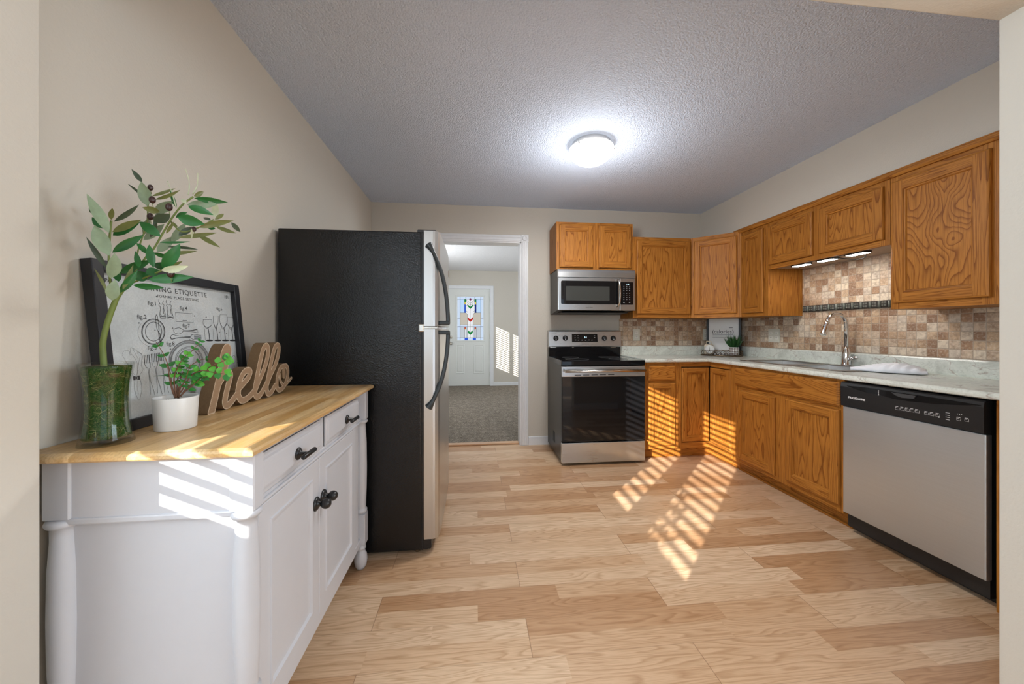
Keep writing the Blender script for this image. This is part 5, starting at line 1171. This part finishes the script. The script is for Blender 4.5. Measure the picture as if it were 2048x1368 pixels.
LV = [(255, 600, 60, 255, 88, 's', -.05), (258, 800, 128, 530, 112, 's', -.05), (235, 910, 55, 635, 40, 'y', -.03), (300, 500, 520, 350, 46, 'y', -.02), (285, 592, 540, 482, 58, 'o', -.01), (290, 622, 530, 505, 72, 'g', 0), (285, 772, 560, 618, 72, 'g', -.02),
      (268, 1000, 305, 778, 112, 's', -.06), (282, 1195, 312, 1012, 92, 's', -.06), (250, 1145, 125, 910, 24, 'o', -.04), (140, 430, 85, 350, 55, 'y', .02), (210, 560, 105, 460, 64, 'g', .01), (275, 482, 285, 380, 40, 'o', -.03),
      (592, 360, 540, 145, 100, 's', .03), (548, 152, 455, 35, 38, 'y', .04), (552, 272, 420, 165, 24, 'y', .05), (635, 275, 845, 205, 28, 'o', .03), (662, 305, 885, 220, 32, 'o', .02), (705, 415, 550, 375, 62, 'o', 0), (670, 420, 822, 318, 84, 's', .05),
      (652, 500, 798, 430, 92, 'y', 0), (712, 632, 525, 500, 84, 'g', -.03), (560, 662, 745, 520, 74, 's', .06), (852, 380, 800, 210, 34, 'g', .02), (945, 350, 1215, 345, 84, 's', .02), (1008, 292, 1305, 330, 58, 'g', 0), (955, 362, 1178, 442, 72, 'g', -.03), (1182, 462, 1205, 330, 58, 'p', .04),
      (860, 460, 1100, 522, 104, 'g', -.04), (845, 462, 948, 420, 50, 'g', 0), (1045, 552, 1355, 490, 62, 'o', -.01), (1335, 505, 1415, 592, 46, 'y', 0), (1195, 540, 1380, 602, 44, 'o', .02), (1128, 552, 1195, 562, 42, 'g', .02), (1190, 480, 1270, 430, 36, 'o', 0), (1150, 490, 1090, 462, 42, 'y', 0),
      (865, 642, 1210, 598, 44, 'o', .01), (1030, 610, 1236, 728, 52, 'o', .03), (695, 682, 975, 676, 24, 'g', -.02), (810, 682, 930, 510, 74, 's', .06), (680, 772, 832, 628, 76, 's', .06), (775, 722, 1042, 745, 30, 'y', .02), (720, 792, 1036, 758, 40, 'o', .03),
      (650, 905, 610, 702, 66, 'g', -.05), (522, 905, 488, 758, 46, 'g', -.05), (582, 782, 498, 688, 50, 'g', -.04), (345, 955, 632, 838, 76, 'g', .0), (728, 915, 882, 695, 104, 'g', -.07), (650, 772, 785, 815, 44, 'g', -.02), (718, 932, 958, 890, 70, 'p', -.07), (665, 905, 765, 858, 76, 'g', 0),
      (600, 1012, 1002, 988, 92, 'g', -.06), (582, 955, 705, 930, 84, 'g', -.03), (468, 1062, 742, 1082, 62, 'g', -.05), (470, 1000, 605, 962, 100, 'g', -.02), (345, 1130, 505, 930, 64, 'g', -.05), (378, 1100, 470, 880, 40, 'o', -.06), (800, 890, 905, 848, 30, 'o', -.05), (1005, 275, 1090, 235, 46, 'o', 0), (700, 400, 640, 560, 40, 'y', .06), (620, 640, 680, 500, 40, 'y', .05), (340, 1030, 300, 900, 60, 'g', .03), (900, 300, 935, 345, 40, 'p', 0), (800, 500, 860, 548, 30, 'o', 0), (760, 605, 830, 500, 26, 'o', 0), (870, 620, 1000, 545, 56, 'y', .02), (985, 560, 985, 655, 22, 'p', -.02), (605, 470, 560, 620, 50, 's', .06)]
LM = dict(s=M['leaf_sage'], g=M['leaf_green'], o=M['leaf_olive'], y=M['leaf_grey'], p=M['leaf_pale']); rnd = random.Random(11)
b = MB()
for x0, y0, x1, y1, w, m, dy in LV:
    p0, p1 = oc(x0, y0, dy), oc(x1, y1, dy + rnd.uniform(-.025, .025)); zc = (p0 - Vector((0, 0, HC))).length * .72
    leafmesh(b, p0, p1, w / 4.412 * zc / FPX * .92, LM[m], rnd)
b.build('foliage', parent=t, fix=False)
for x, y, r, dy in ((638, 308, 30, 0), (785, 372, 32, -.02), (622, 200, 26, .03), (620, 455, 30, .03), (1005, 566, 22, -.01), (800, 958, 32, -.07)):
    p = oc(x, y, dy); rr_ = r / 4.412 * .9 / FPX; b = MB(); b.ball(p, rr_, M['olive'], 14, (.85, .85, 1.15)); b.tube([p + Vector((0, 0, -rr_)), p + Vector((.001, .002, -rr_ * 2.2))], .0008, 5, sg); b.build('olive', parent=t)

# white pot with round-leaved plant
px_, py_ = -.838, 1.112
t = thing('potted_plant', 'round-leaved green plant in a small white ceramic pot on the sideboard', 'plant', (px_, py_, ZS))
b = MB(); b.lathe([(0, 0), (.0445, 0), (.0455, .003), (.0495, .088), (.049, .0895), (.0475, .088), (.046, .074), (0, .072)], (px_, py_, ZS + .0005), 56, M['ceramic'], cap0=False, cap1=False); b.build('pot', parent=t)
b = MB(); b.lathe([(0, .079), (.03, .077), (.0462, .075)], (px_, py_, ZS), 32, M['soil'], cap0=False, cap1=False)
for k in range(60): a = rnd.uniform(0, 2 * PI); r_ = .04 * math.sqrt(rnd.random()); b.ball((px_ + r_ * math.cos(a), py_ + r_ * math.sin(a), ZS + .078), rnd.uniform(.0015, .004), M['soil'], 6)
b.build('soil', parent=t, fix=False)
def oc2(x, y, dy=0.0):
    u, v = 200 + x / 6.827, 680 + y / 6.827; return onY(u, v, py_ + .03 * max(0, u - 350) / 100 + dy)
fr = [([(1040, 790), (985, 640), (960, 450), (880, 220), (760, 20)], 'D', 66, -.01), ([(1060, 770), (1150, 640), (1250, 480), (1400, 420), (1560, 445), (1740, 470)], 'B', 62, -.02), ([(1050, 780), (1060, 560), (1090, 380), (1180, 240), (1300, 100), (1370, 20)], 'D', 46, .03), ([(1100, 770), (1200, 640), (1340, 560), (1480, 380), (1680, 290), (1740, 262)], 'B', 62, .02),
      ([(1045, 790), (1010, 560), (1040, 420), (1120, 270), (1200, 190)], 'B', 44, -.02), ([(1030, 790), (990, 700), (955, 560), (930, 400), (900, 330)], 'E', 88, -.015), ([(1070, 780), (1100, 650), (1160, 560), (1200, 440), (1240, 330)], 'D', 56, -.03), ([(1060, 790), (1180, 690), (1300, 590), (1380, 520), (1470, 500)], 'D', 60, .01), ([(1050, 790), (1090, 600), (1130, 450), (1330, 290), (1500, 250)], 'D', 40, .045)]
bs_ = MB(); bl = MB(); zc = .93
for pts, kind, sz, dy in fr:
    P3 = spline([oc2(x, y, dy * (i / (len(pts) - 1))) for i, (x, y) in enumerate(pts)], 5); bs_.tube(P3, [.0021 - .0014 * i / (len(P3) - 1) for i in range(len(P3))], 6, M['stem_brown'])
    n = len(P3); k0 = int(n * (.30 if kind != 'B' else .38))
    for i in range(k0, n, 3):
        p = P3[i]; tg = (P3[min(i + 1, n - 1)] - P3[i - 1]).normalized(); view = (Vector((0, 0, HC)) - p).normalized(); sdv = tg.cross(view).normalized(); L_ = sz / 6.827 * zc / FPX * rnd.uniform(.85, 1.12) * (1.75 if kind == 'B' else 1.45)
        for sg_ in (-1, 1):
            if kind == 'E':
                if sg_ == 1 or i % 4: continue
                q = p + Vector((-.7, -.25, rnd.uniform(-.12, .05))).normalized() * L_ * 1.5; leafmesh(bl, p, q, L_ * .9, M['leaf_deep'], rnd, face=Vector((.1, .1, 1)), curl=.05)
            else:
                q = p + (sdv * sg_ + tg * .55 + view * rnd.uniform(-.35, .35)).normalized() * L_; mt = M['leaf_deep'] if kind == 'D' or rnd.random() < .25 else M['leaf_bright']
                leafmesh(bl, p, q, L_ * (.60 if kind == 'D' else .86), mt, rnd, curl=.08, shape=-.12)
    if kind == 'B': leafmesh(bl, P3[-1], P3[-1] + (P3[-1] - P3[-3]).normalized() * sz / 6.827 * zc / FPX * 1.2, sz / 6.827 * zc / FPX, M['leaf_bright'], rnd)
bs_.build('stem', parent=t); bl.build('foliage', parent=t, fix=False)

# the word cut out of wood
hd = (Vector((-.834, 1.673, 0)) - Vector((-.860, 1.300, 0))).normalized(); hang = math.atan2(hd.y, hd.x); HO = Vector((-.860, 1.300, ZS))
t = thing('word_sign', 'wooden cut-out word sign reading hello on the sideboard', 'sign', HO, hang)
hn = Vector((hd.y, -hd.x, 0))
def hp(x, y): q = onP(300 + x / 5.7, 640 + y / 5.7, HO, hn) - HO; return (q.dot(hd), q.z)
SW = [([(700, 1058), (738, 900), (778, 720), (818, 520), (838, 400), (862, 330), (885, 312), (898, 345), (888, 430), (858, 540), (812, 640), (775, 730)], .0150, .0118), ([(752, 830), (800, 700), (862, 622), (908, 604), (915, 650), (890, 750), (866, 850), (854, 930), (868, 975), (905, 958), (960, 890), (1010, 820)], .0125, .0125),
      ([(1000, 800), (1070, 720), (1125, 650), (1143, 592), (1118, 572), (1072, 600), (1030, 680), (1008, 770), (1010, 860), (1040, 912), (1090, 905), (1150, 855), (1200, 790)], .0118, .0125),
      ([(1195, 815), (1245, 690), (1300, 560), (1338, 430), (1346, 330), (1330, 292), (1298, 320), (1268, 420), (1232, 590), (1205, 730), (1196, 820), (1210, 868), (1248, 862), (1295, 790), (1330, 720)], .0118, .0120),
      ([(1325, 770), (1370, 640), (1425, 520), (1462, 400), (1470, 312), (1455, 285), (1425, 315), (1395, 420), (1360, 590), (1335, 720), (1332, 800), (1350, 840), (1385, 820), (1425, 750)], .0112, .0118),
      ([(1548, 522), (1500, 535), (1462, 610), (1448, 700), (1452, 775), (1480, 800), (1525, 760), (1560, 680), (1572, 600), (1565, 540), (1545, 522), (1528, 560), (1530, 640)], .0100, .0105), ([(1478, 620), (1490, 700), (1528, 745), (1570, 715), (1612, 662)], .0070, .0060)]
segs = []
for pts, r0, r1 in SW:
    q = spline([Vector(hp(*p)) for p in pts], 5); n = len(q)
    for i in range(n - 1): segs.append((q[i].x, q[i].y, q[i + 1].x, q[i + 1].y, r0 + (r1 - r0) * i / n))
import numpy as np
gs = .0019; xs_ = np.arange(-.05, .47, gs); ys_ = np.arange(-.004, .30, gs); GX, GY = np.meshgrid(xs_, ys_, indexing='ij'); D = np.full(GX.shape, 9.0)
for ax_, ay_, bx_, by_, r_ in segs:
    dx, dy = bx_ - ax_, by_ - ay_; l2 = dx * dx + dy * dy + 1e-12; tt = np.clip(((GX - ax_) * dx + (GY - ay_) * dy) / l2, 0, 1); D = np.minimum(D, np.hypot(GX - ax_ - tt * dx, GY - ay_ - tt * dy) - r_)
D = np.maximum(D, -GY + .0005)
b = MB(); i_f, i_e, i_s = b.mi(M['hello']), b.mi(M['hello_edge']), b.mi(M['hello_side']); cache = {}; DEP = .040
def hv(key, x, y, d):
    k = (key, d)
    if k not in cache: cache[k] = b.bm.verts.new((x, d, max(y, 0)))
    return cache[k]
for i in range(len(xs_) - 1):
    for j in range(len(ys_) - 1):
        cs = [(i, j), (i + 1, j), (i + 1, j + 1), (i, j + 1)]; dv = [D[c] for c in cs]
        if min(dv) > 0: continue
        poly = []
        for k in range(4):
            c0, c1 = cs[k], cs[(k + 1) % 4]; d0, d1 = dv[k], dv[(k + 1) % 4]
            if d0 <= 0: poly.append((c0, xs_[c0[0]], ys_[c0[1]], False))
            if (d0 <= 0) != (d1 <= 0):
                s_ = d0 / (d0 - d1); kk = ('e',) + tuple(sorted((c0, c1))); poly.append((kk, xs_[c0[0]] + s_ * (xs_[c1[0]] - xs_[c0[0]]), ys_[c0[1]] + s_ * (ys_[c1[1]] - ys_[c0[1]]), True))
        if len(poly) < 3: continue
        for dep, fl in ((0.0, 1), (DEP, -1)):
            vs2 = [hv(p[0], p[1], p[2], dep) for p in poly][::fl]
            try: f = b.bm.faces.new(vs2)
            except ValueError: continue
            f.material_index = i_e if (max(dv) > -.0016 and dep == 0) else i_f
        for p, q in zip(poly, poly[1:] + poly[:1]):
            if p[3] and q[3]:
                try: f = b.bm.faces.new([hv(q[0], q[1], q[2], 0.0), hv(p[0], p[1], p[2], 0.0), hv(p[0], p[1], p[2], DEP), hv(q[0], q[1], q[2], DEP)]); f.material_index = i_s
                except ValueError: pass
b.build('lettering', parent=t, world=False)

# ---------------------------------------------------------------- things on the counter
cs_ = Vector((2.505, 3.425, ZT)); u1 = Vector((.7071, -.7071, 0)); u2 = Vector((.7071, .7071, 0))        # along the tray, towards the corner
t = thing('wire_tray', 'oval bronze wire tray in the counter corner', 'tray', cs_)
def ov(k, n, z, sc=1.0): a = 2 * PI * k / n; return cs_ + u1 * (.185 * sc * math.cos(a)) + u2 * (.105 * sc * math.sin(a)) + Vector((0, 0, z))
b = MB(); wb = M['brass_dark']; n = 48
b.face([ov(k, n, .006, .985) for k in range(n)], wb); b.tube([ov(k, n, .006) for k in range(n)], .005, 8, wb, closed=True); b.build('base', parent=t, fix=False)
b = MB(); b.tube([ov(k, n, .055) for k in range(n)], .0025, 6, wb, closed=True)
for k in range(0, n, 2): b.tube([ov(k, n, .008), ov(k + 1.2, n, .030), ov(k + 2, n, .054)], .0014, 4, wb); b.tube([ov(k + 2, n, .008), ov(k + .8, n, .030), ov(k, n, .054)], .0014, 4, wb)
b.build('wire_rim', parent=t)
def cpos(du, dv, z=.012): return cs_ + u1 * du + u2 * dv + Vector((0, 0, z))
def turned(p): return cs_ + u1 * p.x + u2 * p.y + Vector((0, 0, p.z))
# kitchen scale
t = thing('kitchen_scale', 'small cream vintage kitchen scale with round dial on the wire tray', 'scale', cpos(-.10, -.01))
b = MB(); b.box(-.150, -.075, -.03, .045, .012, .112, M['cream'], .008, 3, F=turned); b.build('body', parent=t)
b = MB(); b.lathe([(.044, -.048), (.044, -.036), (.040, -.034), (0, -.034)], (0, 0, 0), 32, M['nickel'], axis='y', F=lambda p: turned(Vector((p.x - .097, p.y, p.z + .068)))); b.lathe([(.040, -.0495), (0, -.0495)], (0, 0, 0), 32, M['ceramic'], axis='y', cap0=False, F=lambda p: turned(Vector((p.x - .097, p.y, p.z + .068))))
dl = b.build('dial', parent=t)
b = MB(); df2 = lambda a, c: turned(Vector((-.097 + a, -.0505, .068 + c)))
b.face([df2(-.004, -.022), df2(.004, -.022), df2(.0008, .026), df2(-.0008, .026)], M['ink'])
for k in range(24):
    a = 2 * PI * k / 24; ribbon(b, [(.033 * math.cos(a), .033 * math.sin(a)), (.038 * math.cos(a), .038 * math.sin(a))], .0014, df2, M['ink'])
b.build('needle', parent=dl, fix=False)
b = MB(); b.box(-.142, -.085, -.02, .035, .112, .116, M['cream'], .002, F=turned); b.tube([turned(Vector((-.136, .0, .114))), turned(Vector((-.136, .0, .142))), turned(Vector((-.132, .0, .146))), turned(Vector((-.094, .0, .146))), turned(Vector((-.090, .0, .142))), turned(Vector((-.090, .0, .114)))], .0035, 8, M['cream']); b.build('pan_frame', parent=t)
# sign in the corner
t = thing('calories_sign', 'white sign in a black frame reading calories, leaning in the counter corner', 'sign', cpos(0, .155, 0))
b = MB(); sw = .158
for a0, a1, z0, z1 in ((-sw, -sw + .022, 0.001, .44), (sw - .022, sw, .001, .44), (-sw, sw, .001, .02), (-sw, sw, .42, .44)): b.box(a0, a1, .126, .151, z0, z1, fb, .002, F=turned)
b.build('frame', parent=t)
b = MB(); b.box(-sw + .02, sw - .02, .134, .146, .015, .425, M['ceramic'], F=turned); pn = b.build('panel', parent=t)
b = MB(); sf = lambda a, c: turned(Vector((a, .1332, c)))
text_mesh(b, '(calories)', .056, lambda a, c: sf(a - .005, c + .245), M['ink'], sx=.95)
for z, w0, w1 in ((.214, -.10, .085), (.200, -.10, .08), (.186, -.10, .09)): ribbon(b, [(w0, z), (w1, z)], .0035, sf, M['ink_grey'])
ribbon(b, [(.05, .286), (.085, .286)], .005, sf, M['ink']); b.build('lettering', parent=pn, fix=False)
# small grassy plant
gp0 = cpos(.115, -.015)
t = thing('grass_plant', 'spiky green grass in a white and grey geometric pot on the tray', 'plant', gp0)
b = MB(); n = 12; rows = 6
cer, gry = M['ceramic'], mat_plain('pot_grey', srgb(140, 128, 124), .5)
def pv(k, j): a = 2 * PI * (k + .5 * (j % 2)) / n; r_ = .042 + (.0025 if j % 2 else 0); return gp0 + Vector((r_ * math.cos(a), r_ * math.sin(a), .002 + .078 * j / rows))
for j in range(rows):
    for k in range(n):
        if j % 2 == 0: b.face([pv(k, j), pv(k + 1, j), pv(k, j + 1)], cer); b.face([pv(k + 1, j), pv(k + 1, j + 1), pv(k, j + 1)], gry)
        else: b.face([pv(k, j), pv(k + 1, j), pv(k + 1, j + 1)], gry); b.face([pv(k, j), pv(k + 1, j + 1), pv(k, j + 1)], cer)
b.face([pv(k, 0) for k in range(n)][::-1], cer); b.lathe([(.040, .070), (0, .072)], gp0, 16, M['soil'], cap0=False); b.build('pot', parent=t)
b = MB()
for k in range(130):
    a = rnd.uniform(0, 2 * PI); r_ = .03 * math.sqrt(rnd.random()); p0 = gp0 + Vector((r_ * math.cos(a), r_ * math.sin(a), .07)); le = rnd.uniform(.07, .145); ln_ = rnd.uniform(.1, .75); d_ = Vector((math.cos(a) * ln_, math.sin(a) * ln_, 1)).normalized()
    p1 = p0 + d_ * le
    if p1.z > 1.285: p1.z = 1.285
    if p1.x > 2.72: p1.x = 2.72
    leafmesh(b, p0, p1, .0065, M['blade'], rnd, curl=.18, n=5)
b.build('foliage', parent=t, fix=False)
b = MB()
for k in range(16): a = k / 15; p = cpos(-.045 + .115 * a, -.055 + .02 * math.sin(a * 9), .016 + .006 * (k % 2)); b.ball(p, .0085, M['bead_grey'] if k % 3 else M['ceramic'], 10)
tag(b.build('bead_garland'), 'short string of grey and white beads lying in the wire tray', 'beads')
# towel beside the sink
def twl(s_, q):
    """s_ along the towel 0..1, q across -1..1"""
    A, Bp = Vector((2.435, 2.10, 0)), Vector((2.640, 1.845, 0)); ax = (Bp - A); pr_ = Vector((-ax.y, ax.x, 0)).normalized() * -1
    w = .030 + .075 * min(1, s_ * 2.2); w *= (1 - max(0, s_ - .92) * 2.2)
    h = (.012 + .050 * math.sin(PI * min(1, (s_ * .95 + .02)) ** 1.15) * (.45 + .55 * s_)) * math.sqrt(max(0, 1 - abs(q) ** 2.6))
    rip = .0055 * math.sin(s_ * 46 + q * 7) * (s_ ** .7) + .0025 * math.sin(q * 16 + s_ * 9)
    p = A + ax * s_ + pr_ * q * w; p.z = ZT + .0058 + max(.0, h + (rip if abs(q) < .9 else 0)); return p
b = MB(); NS, NQ = 46, 18; idx = b.mi(M['towel']); g = [[b.bm.verts.new(twl(i / NS, -1 + 2 * j / NQ)) for j in range(NQ + 1)] for i in range(NS + 1)]
for i in range(NS):
    for j in range(NQ): f = b.bm.faces.new((g[i][j], g[i + 1][j], g[i + 1][j + 1], g[i][j + 1])); f.smooth = True
f = b.bm.faces.new([g[i][0] for i in range(NS + 1)] + [g[NS][j] for j in range(1, NQ + 1)] + [g[i][NQ] for i in range(NS - 1, -1, -1)] + [g[0][j] for j in range(NQ - 1, 0, -1)])
tag(b.build('dish_towel'), 'folded white dish towel lying on the counter beside the sink', 'towel')
